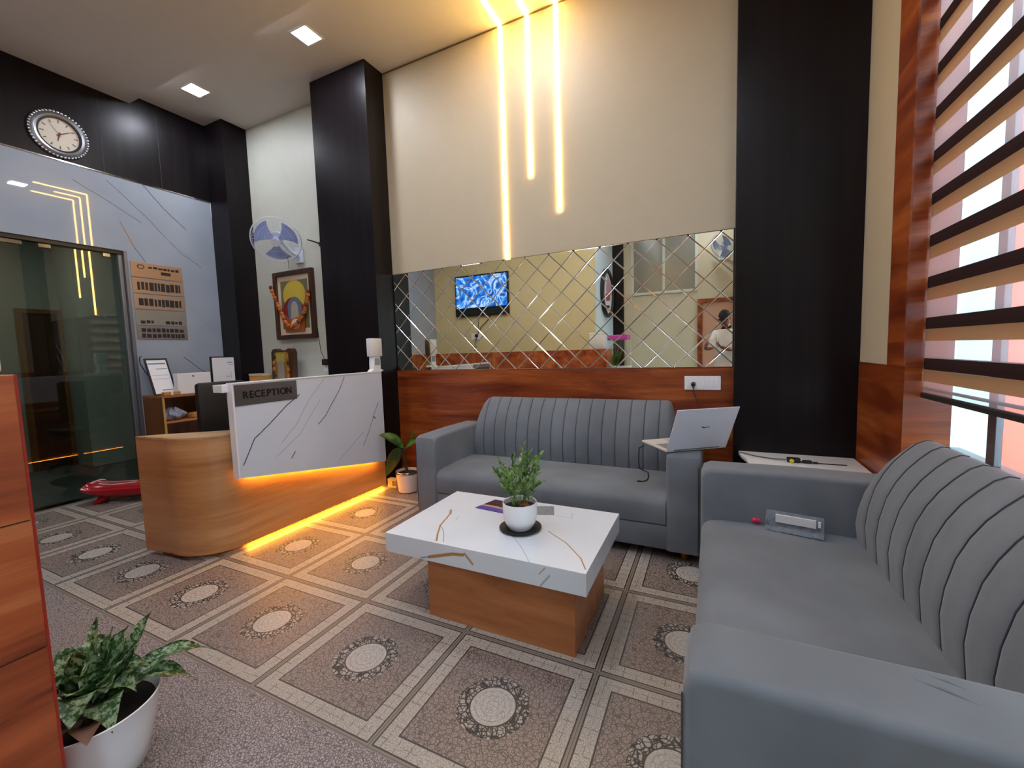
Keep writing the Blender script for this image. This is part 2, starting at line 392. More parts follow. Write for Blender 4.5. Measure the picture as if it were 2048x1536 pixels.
t.base(t.mix((big-.5)*.5, col, '#5d4a40')).set(rough=.38, spec=.45)
hgt = (crack*-.6+grit*-.3+((e-.012).ab().lt(.003))*-.5)
t.bump(hgt, .35, .0015); M['floor'] = t.m
# leaves
t = Mt('variegated_leaf'); n1 = t.noise(scale=48, detail=6, rough=.75)
t.base(t.mix(n1.ramp(.45, .57), '#2f6428', '#bcd6b0')).set(rough=.4, spec=.5, sss=.0); M['leaf_var'] = t.m
t = Mt('glossy_green_leaf'); n1 = t.noise(scale=6, detail=3); t.base(t.mix(n1.ramp(.4, .65), '#2c5a24', '#8fb84e')).set(rough=.3); M['leaf_green'] = t.m
t = Mt('fern_leaf'); n1 = t.noise(scale=25, detail=3); t.base(t.mix(n1.ramp(.35, .65), '#3f6a30', '#8fb060')).set(rough=.5); M['fern'] = t.m
M['stem'] = plain('green_stem', '#6b7f3c', .6)

# ================================================================== THE SETTING
YB, XL, XR, ZC, ZL = 3.385, -5.4, .83, 4.035, 3.94
LX = -8.6
struct('floor', bm_box(XL, 1.03, -2.6, YB+.1, -.06, 0), M['floor'])
ol = T('ceiling_light', 'unseen square light added to brighten the office behind the glass door', 'ceiling light', (-6.3, 1.6, 2.9))  # lamp added out of view to lift the dark office
ol.add('bezel', bm_box(-6.47, -6.13, 1.43, 1.77, 2.892, 2.899, .002), M['white'])
ol.add('diffuser', bm_box(-6.45, -6.15, 1.45, 1.75, 2.8905, 2.894), emit('added_office_diffuser', '#e8f4f0', 16))
fl2 = struct('floor_office', bm_box(LX, XL, -.9, YB+.1, -.06, -.002), plain('grey_stone_floor', '#4b4f4d', .35))
struct('ground_outside', bm_box(1.12, 14, -9, 20, -.25, -.12), plain('grey_paving', '#8a8781', .9))
# ceiling: raised strip by the mirror wall, lower field over the rest
struct('ceiling', bm_box(XL-.1, 1.12, 2.40, YB+.15, ZC, ZC+.12), M['ceil'])
struct('ceiling_lowered', bm_box(XL-.1, 1.12, -2.6, 2.40, ZL, ZC+.12), M['ceil'])
struct('ceiling_office', bm_box(LX, XL-.1, -.9, YB+.15, 2.9, 3.0), M['ceil'])
# back wall: cream paint above, wainscot of red wood laminate below the mirror
struct('wall_back', bm_box(LX, 1.0, YB+.03, YB+.15, 0, ZC), M['cream2'])
struct('wall_back_upper', bm_box(-2.95, .14, YB-.004, YB+.03, 2.105, ZC), M['cream'])
struct('trim_1', bm_box(-2.95, .14, YB-.008, YB-.003, ZC-.012, ZC-.001), plain('shadow_gap', '#6e5c40', .8))
struct('wall_back_wainscot', bm_box(-2.95, .14, YB-.012, YB+.03, 0, 1.13), M['red_x'])
struct('wall_back_niche', bm_box(XL, -3.6, YB, YB+.03, 0, ZC), M['cream2'])
struct('pillar', bm_box(-3.655, -2.93, 3.14, YB+.03, 0, ZC), M['dark'])
struct('pillar_corner', bm_box(XL, -5.07, 3.105, YB+.03, 0, ZC), M['dark'])
struct('pillar_right', bm_box(.138, XR+.2, 3.285, YB+.03, 0, ZC), M['dark'])
# left wall
struct('wall_left_upper', bm_box(XL-.1, XL, -.8, 3.105, 3.165, ZC), M['dark'])
for yy in (2.14, 2.62): struct('trim_2', bm_box(XL, XL+.0015, yy, yy+.006, 3.165, ZL), M['rubber'])
wl = struct('wall_left', join(bm_box(XL-.1, XL-.002, -.8, 3.105, 2.43, 3.165), bm_box(XL-.1, XL-.002, 2.25, 3.105, 0, 2.43), bm_box(XL-.1, XL-.002, -.8, .45, 0, 2.43)), M['marble'])
struct('trim_3', bm_box(XL-.004, XL+.004, -.8, 3.105, 3.158, 3.168), M['steel2'])
# glazed door in the left wall
d1 = struct('door_1', bm_box(XL-.075, XL-.063, .46, 2.19, .006, 2.40), M['door_glass'])
struct('door_rail', bm_box(XL-.1, XL-.02, .45, 2.25, 2.395, 2.43), M['black'], d1)
struct('door_frame', join(bm_box(XL-.10, XL+.004, 2.225, 2.252, 0, 2.43, .002), bm_box(XL-.085, XL-.03, 2.19, 2.225, 0, 2.395, .004)), M['alu'], d1)
for y0, y1 in ((1.40, 1.54), (1.64, 1.72), (2.08, 2.14)): struct('glass_clamp', bm_box(XL-.085, XL-.05, y0, y1, 2.355, 2.395, .004), M['steel2'], d1)
struct('door_threshold', bm_box(XL-.10, XL+.01, .45, 2.24, 0, .006), M['steel2'], d1)
# the unlit office behind the glass
struct('wall_office_side', bm_box(LX, -7.03, 2.375, YB+.03, 0, 2.9), plain('office_pale_paint', '#a9b0a8', .6))
struct('wall_office_far', bm_box(LX, -7.5, -.9, 2.375, 0, 2.9), plain('office_wall_paint', '#9a9c90', .7))
struct('wall_office_near', bm_box(LX, XL-.1, -.95, -.85, 0, 2.95), plain('office_wall_paint_2', '#8a8c80', .7))
d3 = struct('door_3', bm_box(-7.5, -7.46, 2.03, 2.33, 0, 1.93), M['framewood'])
struct('door_frame', join(bm_box(-7.5, -7.44, 1.98, 2.03, 0, 1.98), bm_box(-7.5, -7.44, 2.33, 2.37, 0, 1.98), bm_box(-7.5, -7.44, 2.03, 2.33, 1.93, 1.98)), M['shelfwood'], d3)
struct('board_office', bm_box(-7.5, -7.48, .9, 1.75, 1.35, 1.85), M['rubber'])
# right wall: cream strip, wood wainscot, wood window surround, recess
struct('wall_right_far', bm_box(XR, 1.0, 2.80, YB, 1.165, ZC), M['cream'])
struct('wall_right_wainscot', bm_box(XR-.004, 1.0, 2.60, YB, 0, 1.165), M['red_y'])
struct('trim_4', bm_box(XR-.008, XR+.0, 2.60, 2.812, 1.165, ZC-.002), M['red_z'])
struct('wall_right_reveal', bm_box(XR-.004, 1.0, 2.602, 2.80, 1.165, ZC), M['red_x'])
struct('wall_right_reveal_low', bm_box(XR-.004, .997, 2.598, 2.603, .74, 1.165), M['red_x'])
struct('wall_right', join(bm_box(XR, XR+.28, .45, 2.605, 0, .70), bm_box(XR, XR+.28, -2.6, 2.605, 3.40, ZC), bm_box(XR, XR+.28, .20, .45, 0, 3.40), bm_box(XR, XR+.28, -2.6, -2.3, 0, 3.4), bm_box(XR, XR+.28, -2.3, .2, 2.45, 3.4), bm_box(XR, XR+.28, -2.3, -1.7, 0, 2.45), bm_box(XR, XR+.28, -.25, .2, 0, 2.45)), M['cream'])
struct('trim_5', bm_box(XR-.01, 1.02, .45, 2.60, .70, .74, .003), M['red_y'])
# windows
def win(name, y0, y1, z0, z1, bars, bw=.055):
    w = struct(name, bm_box(1.0, 1.008, y0, y1, z0, z1), M['glass'])
    fr_ = [bm_box(.985, 1.035, y0, y1, z0, z0+.05), bm_box(.985, 1.035, y0, y1, z1-.05, z1), bm_box(.985, 1.035, y0, y0+.04, z0, z1)]
    struct('window_frame', join(*fr_), M['alu'], w)
    for q in bars: struct('window_mullion', bm_box(.992, 1.014, q, q+bw, z0+.05, z1-.05, .002), M['alu'], w)
    return w
win('window_1', .45, 2.602, .74, 3.40, (2.247, 1.35))
win('door_2', -1.7, -.25, .0, 2.45, (-1.02,), .09)
# outside: neighbour's rendered wall
struct('wall_outside', bm_box(2.2, 2.5, .9, 4.95, -.12, 3.3), M['salmon'])
struct('wall_outside_pale', bm_box(2.15, 2.5, 4.95, 12, -.12, 5.5), M['cyan'])
# walls behind the camera (seen in the mirror)
struct('wall_front_left', bm_box(XL-.1, -1.93, -.9, -.78, 0, ZC), plain('warm_cream_paint', '#d8c999', .55))
struct('wall_front_side', bm_box(-2.05, -1.93, -2.5, -.9, 0, ZC), plain('pale_blue_paint', '#cfdde2', .55))
struct('wall_front', bm_box(-2.05, 1.1, -2.6, -2.45, 0, ZC), M['cream'])
struct('pillar_front', bm_box(-1.93, -1.70, -2.45, -2.36, 0, ZC), M['dark'])
struct('pillar_front_cream', bm_box(-1.70, -1.55, -2.45, -2.40, 0, ZC), M['cream'])
w3 = struct('window_3', bm_box(-1.50, -.32, -2.448, -2.443, 2.42, 3.60), plain('frosted_vent_glass', '#7d7c74', .25))
struct('window_frame', join(bm_box(-1.55, -1.50, -2.45, -2.42, 2.37, 3.65), bm_box(-.32, -.27, -2.45, -2.42, 2.37, 3.65), bm_box(-1.5, -.32, -2.45, -2.42, 2.37, 2.42), bm_box(-1.5, -.32, -2.45, -2.42, 3.60, 3.65), bm_box(-.93, -.88, -2.45, -2.42, 2.42, 3.60)), M['cream2'], w3)
d4 = struct('door_4', bm_box(-.18, .72, -2.445, -2.43, 0, 2.12), M['brownwall'])
struct('door_frame', join(bm_box(-.27, -.18, -2.45, -2.40, 0, 2.20), bm_box(-.18, .72, -2.45, -2.40, 2.12, 2.20), bm_box(.72, .80, -2.45, -2.40, 0, 2.20)), M['red_z'], d4)
# low wood partition, its end standing at the left edge of the view
pt = struct('partition', bm_box(XL, -1.45, -.02, .375, 0, 1.28, .002), M['red_y2'])
struct('edge_band', bm_box(-1.449, -1.4475, .371, .376, 0, 1.279), plain('red_edge_band', '#9c2a1e', .3), pt)
for zz in (.62, .935): struct('joint', bm_box(-1.4495, -1.4485, -.01, .368, zz, zz+.003), M['framewood'], pt)

# mirror made of bevelled diamond tiles
tm = T('mirror', 'wall mirror of slant-edged diamond tiles above the red wood wainscot', 'mirror', (-1.4, YB, 1.13))
tm.add('backing_board', bm_box(-2.93, .138, YB-.001, YB+.028, 1.131, 2.105), M['rubber'])
def clip(poly, x0, x1, z0, z1):
    for ax, lim, sg in ((0, x0, 1), (0, x1, -1), (1, z0, 1), (1, z1, -1)):
        out = []
        for i in range(len(poly)):
            p, q = poly[i-1], poly[i]; dp, dq = sg*(p[ax]-lim), sg*(q[ax]-lim)
            if (dp >= 0) != (dq >= 0):
                k = dp/(dp-dq); out.append((p[0]+(q[0]-p[0])*k, p[1]+(q[1]-p[1])*k))
            if dq >= 0: out.append(q)
        poly = out
        if not poly: return []
    return poly
def tile_mesh(poly):
    cx = sum(p[0] for p in poly)/len(poly); cz = sum(p[1] for p in poly)/len(poly); n = len(poly)
    # inset by 9 mm along the edge normals
    def inset(dd):
        res = []
        for i in range(n):
            p0, p1, p2 = Vector(poly[i-1]), Vector(poly[i]), Vector(poly[(i+1) % n])
            e1, e2 = (p1-p0).normalized(), (p2-p1).normalized(); n1, n2 = Vector((-e1.y, e1.x)), Vector((-e2.y, e2.x))
            if n1.dot(Vector((cx, cz))-p1) < 0: n1, n2 = -n1, -n2
            bs = n1+n2; res.append(p1+bs*(dd/max(.3, bs.dot(n1))))
        return res
    bm = bmesh.new(); A = [bm.verts.new((p[0], YB-.002, p[1])) for p in inset(.0008)]; B = [bm.verts.new((p[0], YB-.0045, p[1])) for p in inset(.0050)]
    f = bm.faces.new(B); f.material_index = 0
    for i in range(n):
        g_ = bm.faces.new((A[i], A[(i+1) % n], B[(i+1) % n], B[i])); g_.material_index = 1
    bmesh.ops.recalc_face_normals(bm, faces=bm.faces)
    if f.normal.y > 0: bmesh.ops.reverse_faces(bm, faces=bm.faces)
    return bm
hx = .1085
for j in range(0, 11):
    for i in range(-14, 24):
        if (i+j) % 2 == 0: continue
        cx, cz = -1.79+i*hx, 1.13+j*.1068
        poly = clip([(cx-hx, cz), (cx, cz-.1068), (cx+hx, cz), (cx, cz+.1068)], -2.925, .134, 1.133, 2.103)
        if len(poly) < 3: continue
        ar = abs(sum(poly[k-1][0]*poly[k][1]-poly[k][0]*poly[k-1][1] for k in range(len(poly))))/2
        if ar < .0012: continue
        o = tm.add('mirror_tile', tile_mesh(poly), M['mirror']); o.data.materials.append(M['bevel'])

# ceiling light panels and LED strips
for x_, y_, z_, lb in ((-3.14, 2.70, ZC, 'square white ceiling light panel in front of the dark pillar top'), (-4.75, 2.68, ZC, 'square white ceiling light panel nearest the clock wall corner'),
                       (-1.35, 2.70, ZC, 'square white ceiling light panel close to the warm strips, seen reflected in the marble'), (-4.1, 1.1, ZL, 'square white light panel in the lowered ceiling'),
                       (-1.4, .9, ZL, 'square white light panel added unseen in the lowered ceiling above the seating'), (-2.75, .9, ZL, 'square white light panel added unseen in the lowered ceiling between desk and seating'),  # these and the panels below are added out of view to brighten the room
                       (-.1, .9, ZL, 'square white light panel added unseen in the lowered ceiling over the window sofa'), (-1.4, -.6, ZL, 'square white light panel added unseen in the lowered ceiling behind the wood partition'),
                       (-.1, -1.9, ZL, 'square white light panel added unseen in the lowered ceiling before the wooden door')):
    l = T('ceiling_light', lb, 'ceiling light', (x_, y_, z_), group='square ceiling light panels')
    l.add('bezel', bm_box(x_-.10, x_+.10, y_-.10, y_+.10, z_-.006, z_, .002), M['white'])
    l.add('diffuser', bm_box(x_-.082, x_+.082, y_-.082, y_+.082, z_-.0063, z_-.0045), M['led_white'])
for x_, zb, yc, lb in ((-1.635, 2.105, 2.78, 'longest warm light strip running from ceiling down to the mirror edge'), (-1.388, 2.75, 3.08, 'shortest warm light strip, middle of the three on the cream wall'),
                       (-1.14, 2.43, 2.90, 'warm light strip furthest from the pillar on the cream wall')):
    l = T('light_strip', lb, 'light strip', (x_, YB-.01, zb), group='warm light strips bent over the cream wall')
    l.add('wall_run', bm_box(x_-.015, x_+.015, YB-.012, YB-.005, zb, ZC-.001), M['led_warm'])
    l.add('ceiling_run', bm_box(x_-.015, x_+.015, yc, YB-.012, ZC-.008, ZC-.001), M['led_warm'])

# ================================================================== THE SEATING AREA
def sofa(label, at, rz, Wd, D, nch, rl, rr_):
    s = T('sofa', label, 'sofa', at, rz, 'channel-backed grey sofas', local=True)
    za, zs, aw, z0 = .655, .385, .19, .065; dd = D-.88
    s.add('base_rail', bm_box(aw-.005, Wd-aw+.005, .012, D-.04, z0, .215, .006), M['suede'], True)
    cu = bm_grid(lambda u, v: Vector((0, 0, 0)), 1, 1); cu.free()
    prof = [(.008, .222), (.003, .27), (.004, .33), (.016, .362), (.045, .382), (.11, .391), (.3, .396), (.5, .392), (D-.16, .386), (D-.14, .30), (D-.14, .222)]
    bm = bm_prism(prof, 0, aw+.002, Wd-aw-.002); s.add('seat_cushion', bm, M['suede'], True)
    for k, (x0, x1) in enumerate(((0, aw), (Wd-aw, Wd))):
        pa = [(.0, z0), (.0, za-.05), (.012, za-.016), (.045, za), (D*.5, za+.004), (D-.03, za-.002), (D-.004, za-.03), (D-.004, z0)]
        bm = bm_prism(pa, 0, x0, x1); ed = [e_ for e_ in bm.edges if all(v.co.z > za-.06 or v.co.y < .03 for v in e_.verts) and abs(e_.verts[0].co.x-e_.verts[1].co.x) < .001]
        bmesh.ops.bevel(bm, geom=ed, offset=.022, segments=4, profile=.5, affect='EDGES'); s.add('armrest', bm, M['suede'], True)
        s.add('arm_seam', bm_tube([(x0+.012 if k == 0 else x1-.012, -.001, z0+.02), (x0+.012 if k == 0 else x1-.012, -.001, za-.06)], .0022, 6), M['seam'])
    xa, xb = aw+.003, Wd-aw-.003; L = xb-xa; wch = L/nch
    P0 = [(.690, .300), (.668, .40), (.660, .50), (.668, .58), (.688, .67), (.714, .735), (.745, .79), (.78, .835), (.815, .872), (.845, .888), (.868, .885), (.878, .86), (.879, .7), (.879, .30)]
    def prof_at(i, x):
        y, z = P0[i]; y += dd
        d = min((x-xa)/rl, (xb-x)/rr_, 1.0); d = max(d, 0)
        k = 1-(1-math.sqrt(max(0, 1-(1-d)**2)))*.30
        return y, .30+(z-.30)*k
    n = len(P0)
    for c_ in range(nch):
        x0, x1 = xa+c_*wch, xa+(c_+1)*wch; bm = bmesh.new(); cols = []
        for t_ in (0, .04, .14, .32, .5, .68, .86, .96, 1):
            x_ = x0+(x1-x0)*t_; bl = .009*(1-abs(2*t_-1)**10); row = []
            for i in range(n):
                y, z = prof_at(i, x_)
                wgt = 1 if i < 9 else .5 if i < 11 else 0
                nz_ = min(1, max(0, (i-4)/5)); y -= bl*wgt*(1-nz_*.7); z += bl*wgt*nz_*.35
                row.append(bm.verts.new((x_, y+.004*wgt, z-.002*nz_)))
            cols.append(row)
        for A, B in zip(cols[:-1], cols[1:]):
            for i in range(n-1): bm.faces.new((A[i], B[i], B[i+1], A[i+1]))
        for rowv in (cols[0], cols[-1]): bm.faces.new(rowv)
        bmesh.ops.recalc_face_normals(bm, faces=bm.faces)
        s.add('back_channel', bm, M['suede'], True)
        if c_: s.add('seam', bm_tube([(x0, y-.0005, z+.0005) for y, z in [prof_at(i, x0) for i in range(11)]], .0018, 6), M['seam'])
    s.add('back_frame', bm_box(aw, Wd-aw, D-.03, D-.004, z0, .70, .004), M['suede'])
    for x_, y_ in ((.09, .07), (Wd-.09, .07), (.09, D-.09), (Wd-.09, D-.09)):
        s.add('foot', bm_lathe([(0, 0), (.018, 0), (.022, .006), (.026, .066), (0, .066)], x_, y_, 20), M['gold'], True)
    return s
sofa('long grey suede sofa with ribbed back standing under the mirror', (-2.11, 2.585, 0), 0, 2.055, .79, 16, .13, .05)
s2 = sofa('grey suede sofa with ribbed back standing under the striped window blind', (-.05, 2.55, 0), -math.pi/2, 1.70, .87, 10, .16, .12)
# pinched crease on the near armrest
s2.add('crease', bm_tube([(1.60, .50, .6535), (1.575, .44, .658), (1.55, .37, .6535)], [.002, .006, .002], 8), M['suede'], True)
s2.add('crease', bm_tube([(1.565, .49, .6535), (1.545, .45, .6575), (1.535, .40, .6535)], [.002, .005, .002], 8), M['suede'], True)

# coffee table
ct = T('coffee_table', 'low coffee table with thick white veined top on a honey wood block', 'table', (-.9, 1.85, 0))
ct.add('base', bm_box(-1.262, -.512, 1.60, 2.12, 0, .312, .002), M['honey_x'])
bm = bm_box(-1.475, -.445, 1.548, 2.205, .312, .41, .0015); tb = ct.add('tabletop', bm, M['table'])
tb.data.materials.append(M['table_edge'])
for p_ in tb.data.polygons:
    if p_.normal.z < .5: p_.material_index = 1
# the two marble materials were laid out in world coordinates
for k in ('table', 'table_edge'):
    nt = M[k].node_tree; mp = nt.nodes.new('ShaderNodeVectorMath'); mp.operation = 'ADD'; mp.inputs[1].default_value = (-.9, 1.85, 0)
    tcn = [n_ for n_ in nt.nodes if n_.type == 'TEX_COORD'][0]
    for l_ in list(tcn.outputs['Object'].links):
        to = l_.to_socket; nt.links.new(mp.outputs[0], to)
    nt.links.new(tcn.outputs['Object'], mp.inputs[0])

# potted fern on the table
pc = (-.862, 1.84); zt = .4105
sc = T('saucer', 'round black saucer on the coffee table', 'saucer', (pc[0], pc[1], zt))
sc.add('dish', bm_lathe([(0, zt), (.085, zt), (.104, zt+.008), (.106, zt+.011), (.100, zt+.011), (.084, zt+.006), (0, zt+.006)], *pc, 48), M['rubber'], True)
pot = T('potted_fern', 'feathery green fern in a round white pot on the coffee table', 'plant', (pc[0], pc[1], zt+.006))
z_ = zt+.0065
pot.add('pot', bm_lathe([(0, z_), (.050, z_), (.066, z_+.012), (.080, z_+.04), (.0855, z_+.075), (.0855, z_+.130), (.0835, z_+.134), (.080, z_+.130), (.079, z_+.105), (0, z_+.105)], *pc, 56), M['ceramic'], True)
pot.add('pot_foot', bm_lathe([(.045, z_-.0), (.056, z_-.0), (.060, z_+.006), (.045, z_+.006)], *pc, 40), M['white'], True)
pot.add('soil', bm_lathe([(0, z_+.114), (.04, z_+.118), (.078, z_+.108), (.079, z_+.104), (0, z_+.104)], *pc, 24), M['soil'], True)
pot.add('dry_leaf', bm_grid(lambda u, v: Vector((pc[0]+.02+u*.045, pc[1]-.055+v*.03, z_+.125+math.sin(u*3)*.012+v*.006)), 4, 3, .001), plain('dry_orange_leaf', '#a8641c', .6), True)
rnd = random.Random(3)
def sprig(base, tip, lean, leaflets, ll, seed):
    q = random.Random(seed); b0, tp = Vector(base), Vector(tip); mid = (b0+tp)/2+Vector(lean)
    pts = [b0*(1-t_)**2+mid*2*t_*(1-t_)+tp*t_*t_ for t_ in [i/8 for i in range(9)]]
    bms = [bm_tube(pts, [.0016*(1-.7*i/8)+.0003 for i in range(9)], 4)]
    bm = bmesh.new()
    for k in range(leaflets):
        t_ = .25+.75*(k+q.random())/leaflets; p = b0*(1-t_)**2+mid*2*t_*(1-t_)+tp*t_*t_
        d = ((tp-b0).normalized()*.7+Vector((q.uniform(-1, 1), q.uniform(-1, 1), q.uniform(-.4, .8)))).normalized()
        l_ = ll*q.uniform(.6, 1.2); sd_ = d.cross(Vector((q.uniform(-1, 1), q.uniform(-1, 1), 1))).normalized()*l_*.17
        v = [bm.verts.new(p), bm.verts.new(p+d*l_*.5+sd_), bm.verts.new(p+d*l_), bm.verts.new(p+d*l_*.5-sd_)]; bm.faces.new(v)
    bms.append(bm); return join(*bms)
tips = [(.02, .02, .33), (-.09, -.03, .25), (-.05, .03, .27), (.11, .02, .30), (.07, -.03, .31), (.03, -.05, .22), (-.03, -.06, .20), (.08, .06, .20), (-.10, .02, .16), (.12, -.02, .15), (.0, .08, .22), (-.11, -.05, .20), (.06, -.07, .17), (-.05, -.08, .14), (.045, .0, .29), (.085, .0, .28), (-.08, .05, .18), (.02, -.02, .25)]
for k, (dx, dy, dz) in enumerate(tips):
    bs = (pc[0]+dx*.25+rnd.uniform(-.015, .015), pc[1]+dy*.25+rnd.uniform(-.015, .015), z_+.112)
    pot.add('frond', sprig(bs, (pc[0]+dx, pc[1]+dy, z_+.105+dz*.93), (rnd.uniform(-.01, .01), rnd.uniform(-.01, .01), .03), 46, .034, k), M['fern'])
# magazine and card
mz = T('magazine', 'purple and maroon magazine lying behind the fern', 'magazine', (-1.06, 2.06, zt), R(-3), local=True)
t = Mt('magazine_cover'); x, y, z = t.xyz(); w_ = (t.noise(scale=9, detail=3)-.5)*.05
t.base(t.mix((y+w_*.5).lt(-.035), t.mix((y+w_).lt(-.015), t.mix(((y+w_)*22).fr().gt(.5), '#3a2327', '#54373a'), '#b99a8e'), '#5b4a95')).set(rough=.25); M['mag'] = t.m
mz.add('cover', bm_prism([(-.15, -.075), (.13, -.085), (.15, .07), (-.11, .08)], 2, .0005, .0045), M['mag'])
cd = T('card', 'small grey printed card behind the right side of the fern pot', 'card', (-.83, 2.10, zt), R(20), local=True)
t = Mt('card_print'); t.base(t.mix(t.voro(scale=160).lt(.08), '#8d949c', '#4d5359')).set(rough=.4)
cd.add('sheet', bm_box(-.05, .05, -.06, .06, .0005, .002), t.m)

# laptop on the armrest
lp = T('laptop', 'silver laptop standing open on the armrest between the two sofas', 'laptop', (-.245, 2.62, .660), R(36.5), local=True)
M['lapt'] = plain('silver_laptop_lid', '#dbe4f2', .4); M['lapk'] = plain('pale_laptop_deck', '#d6d0c6', .4)
lp.add('base', bm_box(.0, .405, .0, .30, .001, .016, .004), M['lapk'])
lp.add('underside', bm_box(.002, .403, .002, .298, -.001, .006, .002), M['black'])
kb = bmesh.new()
kb.free(); lp.add('keyboard', join(*[bm_box(.02+i*.0262, .043+i*.0262, .03+j*.021, .048+j*.021, .016, .0175) for i in range(14) for j in range(6)]), plain('grey_keys', '#8d8f92', .5))
lp.add('touchpad', bm_box(.14, .26, .19, .28, .0158, .0166), plain('touchpad', '#bdb8b0', .3))
Rl = Matrix.Translation((0, .002, .012)) @ Matrix.Rotation(R(24), 4, 'X')
ld = lp.add('lid', xf(bm_box(0, .405, -.004, .002, .0, .285, .0028), Rl), M['lapt'])
lp.add('screen', xf(bm_box(.012, .393, .002, .0032, .014, .272), Rl), M['black'], parent=ld)
lp.add('logo', xf(join(bm_prism([(.188, .155), (.214, .150), (.216, .156), (.194, .161)], 1, -.0046, -.0038), bm_prism([(.217, .152), (.226, .152), (.228, .158), (.219, .158)], 1, -.0046, -.0038), bm_prism([(.231, .152), (.240, .153), (.241, .159), (.232, .158)], 1, -.0046, -.0038)), Rl), M['black'], parent=ld)
lp.add('hinge', bm_cyl((.05, .002, .012), (.355, .002, .012), .006, 12), M['alu'])
# wall socket with plug and cord
sk = T('wall_socket', 'white switch and socket plate on the red wood wainscot', 'socket', (-.064, YB-.012, 1.02))
sk.add('plate', bm_box(-.186, .058, YB-.024, YB-.0121, .968, 1.070, .004), M['white'])
sk.add('socket_insert', bm_box(-.170, -.09, YB-.026, YB-.0235, .980, 1.058, .002), M['ceramic'])
for x_ in (-.075, -.045, -.015, .015): sk.add('switch', bm_box(x_, x_+.024, YB-.0275, YB-.0235, .99, 1.048, .002), M['ceramic'])
pg = T('plug', 'black plug and cord in the white wall socket', 'plug', (-.12, YB-.03, 1.0))
pg.add('plug_body', join(bm_cyl((-.125, YB-.0262, 1.012), (-.125, YB-.062, 1.006), .017, 18, .013), bm_cyl((-.125, YB-.060, 1.006), (-.123, YB-.066, .985), .007, 10)), M['black'], True)
pg.add('cord', bm_tube([(-.123, YB-.064, .99), (-.118, YB-.07, .95), (-.10, YB-.09, .90), (-.085, YB-.12, .84), (-.07, YB-.15, .76), (-.03, YB-.17, .68), (.02, YB-.19, .60), (.07, YB-.20, .572)], .0032, 8), M['cable'], True)
# loose cord from the laptop lying on the seat
el = T('earphone_cord', 'thin black cord hanging from the laptop onto the long sofa seat', 'cord', (-.42, 3.0, .40))
el.add('cord', bm_tube([(-.40, 2.80, .652), (-.44, 2.86, .62), (-.455, 2.93, .52), (-.465, 3.02, .44), (-.455, 3.10, .402), (-.41, 3.06, .400), (-.392, 2.95, .400), (-.392, 2.88, .400), (-.41, 2.84, .400), (-.43, 2.835, .400)], .0035, 8), M['cable'], True)
el.add('jack', bm_cyl((-.425, 2.836, .401), (-.45, 2.834, .401), .005, 10), M['black'], True)
# white corner table
wt = T('corner_table', 'white corner table between the sofas and the dark pillar', 'table', (.48, 2.98, 0))
wt.add('tabletop', bm_prism([(.17, 3.275), (.18, 3.18), (.205, 3.06), (.22, 2.62), (.815, 2.62), (.815, 3.275)], 2, .525, .553, .004), M['ceramic'], True)
for x_, y_ in ((.25, 2.68), (.78, 2.68), (.25, 3.22), (.78, 3.22)): wt.add('leg', bm_box(x_-.02, x_+.02, y_-.02, y_+.02, 0, .526, .003), M['white'])
cb = T('charger', 'black adapter with a yellow cap and cable on the white corner table', 'charger', (.5, 3.05, .553))
cb.add('cable', bm_tube([(.175, 3.21, .558), (.26, 3.13, .558), (.35, 3.08, .560), (.42, 3.055, .566)], [.004]*4, 8), plain('grey_cable', '#55574e', .5), True)
cb.add('adapter', bm_box(.425, .495, 3.03, 3.07, .554, .582, .006), M['black'])
cb.add('yellow_cap', bm_cyl((.447, 3.028, .568), (.447, 3.016, .568), .012, 18), plain('yellow_plastic', '#d8c40a', .4))
cb.add('connector', join(bm_box(.505, .555, 3.035, 3.06, .554, .572, .005), bm_box(.56, .585, 3.04, 3.055, .554, .566, .003)), M['black'])
cb.add('thin_cable', bm_tube([(.49, 3.05, .562), (.53, 3.045, .562), (.585, 3.045, .559), (.66, 3.05, .557), (.73, 3.06, .556)], .003, 8), M['cable'], True)
# clear plastic case on the seat of the window sofa
cs = T('clear_case', 'clear plastic case with a white strip inside leaning on the window sofa armrest', 'case', (.355, 2.30, .398), R(-10), local=True)
cs.add('tray', join(bm_box(-.115, .115, -.028, .028, .0, .003, .001), bm_box(-.115, .115, -.028, -.025, .0, .022), bm_box(-.115, .115, .018, .021, .0, .085), bm_box(-.115, -.112, -.028, .02, .0, .05), bm_box(.112, .115, -.028, .02, .0, .05)), M['tray'])
cs.add('white_strip', bm_box(-.075, .085, .008, .015, .032, .072, .002), M['paper'])
cs.add('label_tab', bm_box(.092, .103, .006, .012, .04, .068, .001), M['ceramic'])
rc = T('lipstick_cap', 'small bright pink cap lying beside the clear plastic case', 'cap', (.205, 2.34, .392), R(30), local=True)
rc.add('cap', join(bm_cyl((-.012, 0, .028), (.012, .0, .022), .012, 16), bm_ball((-.012, 0, .028), .012)), plain('pink_plastic', '#d8204c', .35), True)

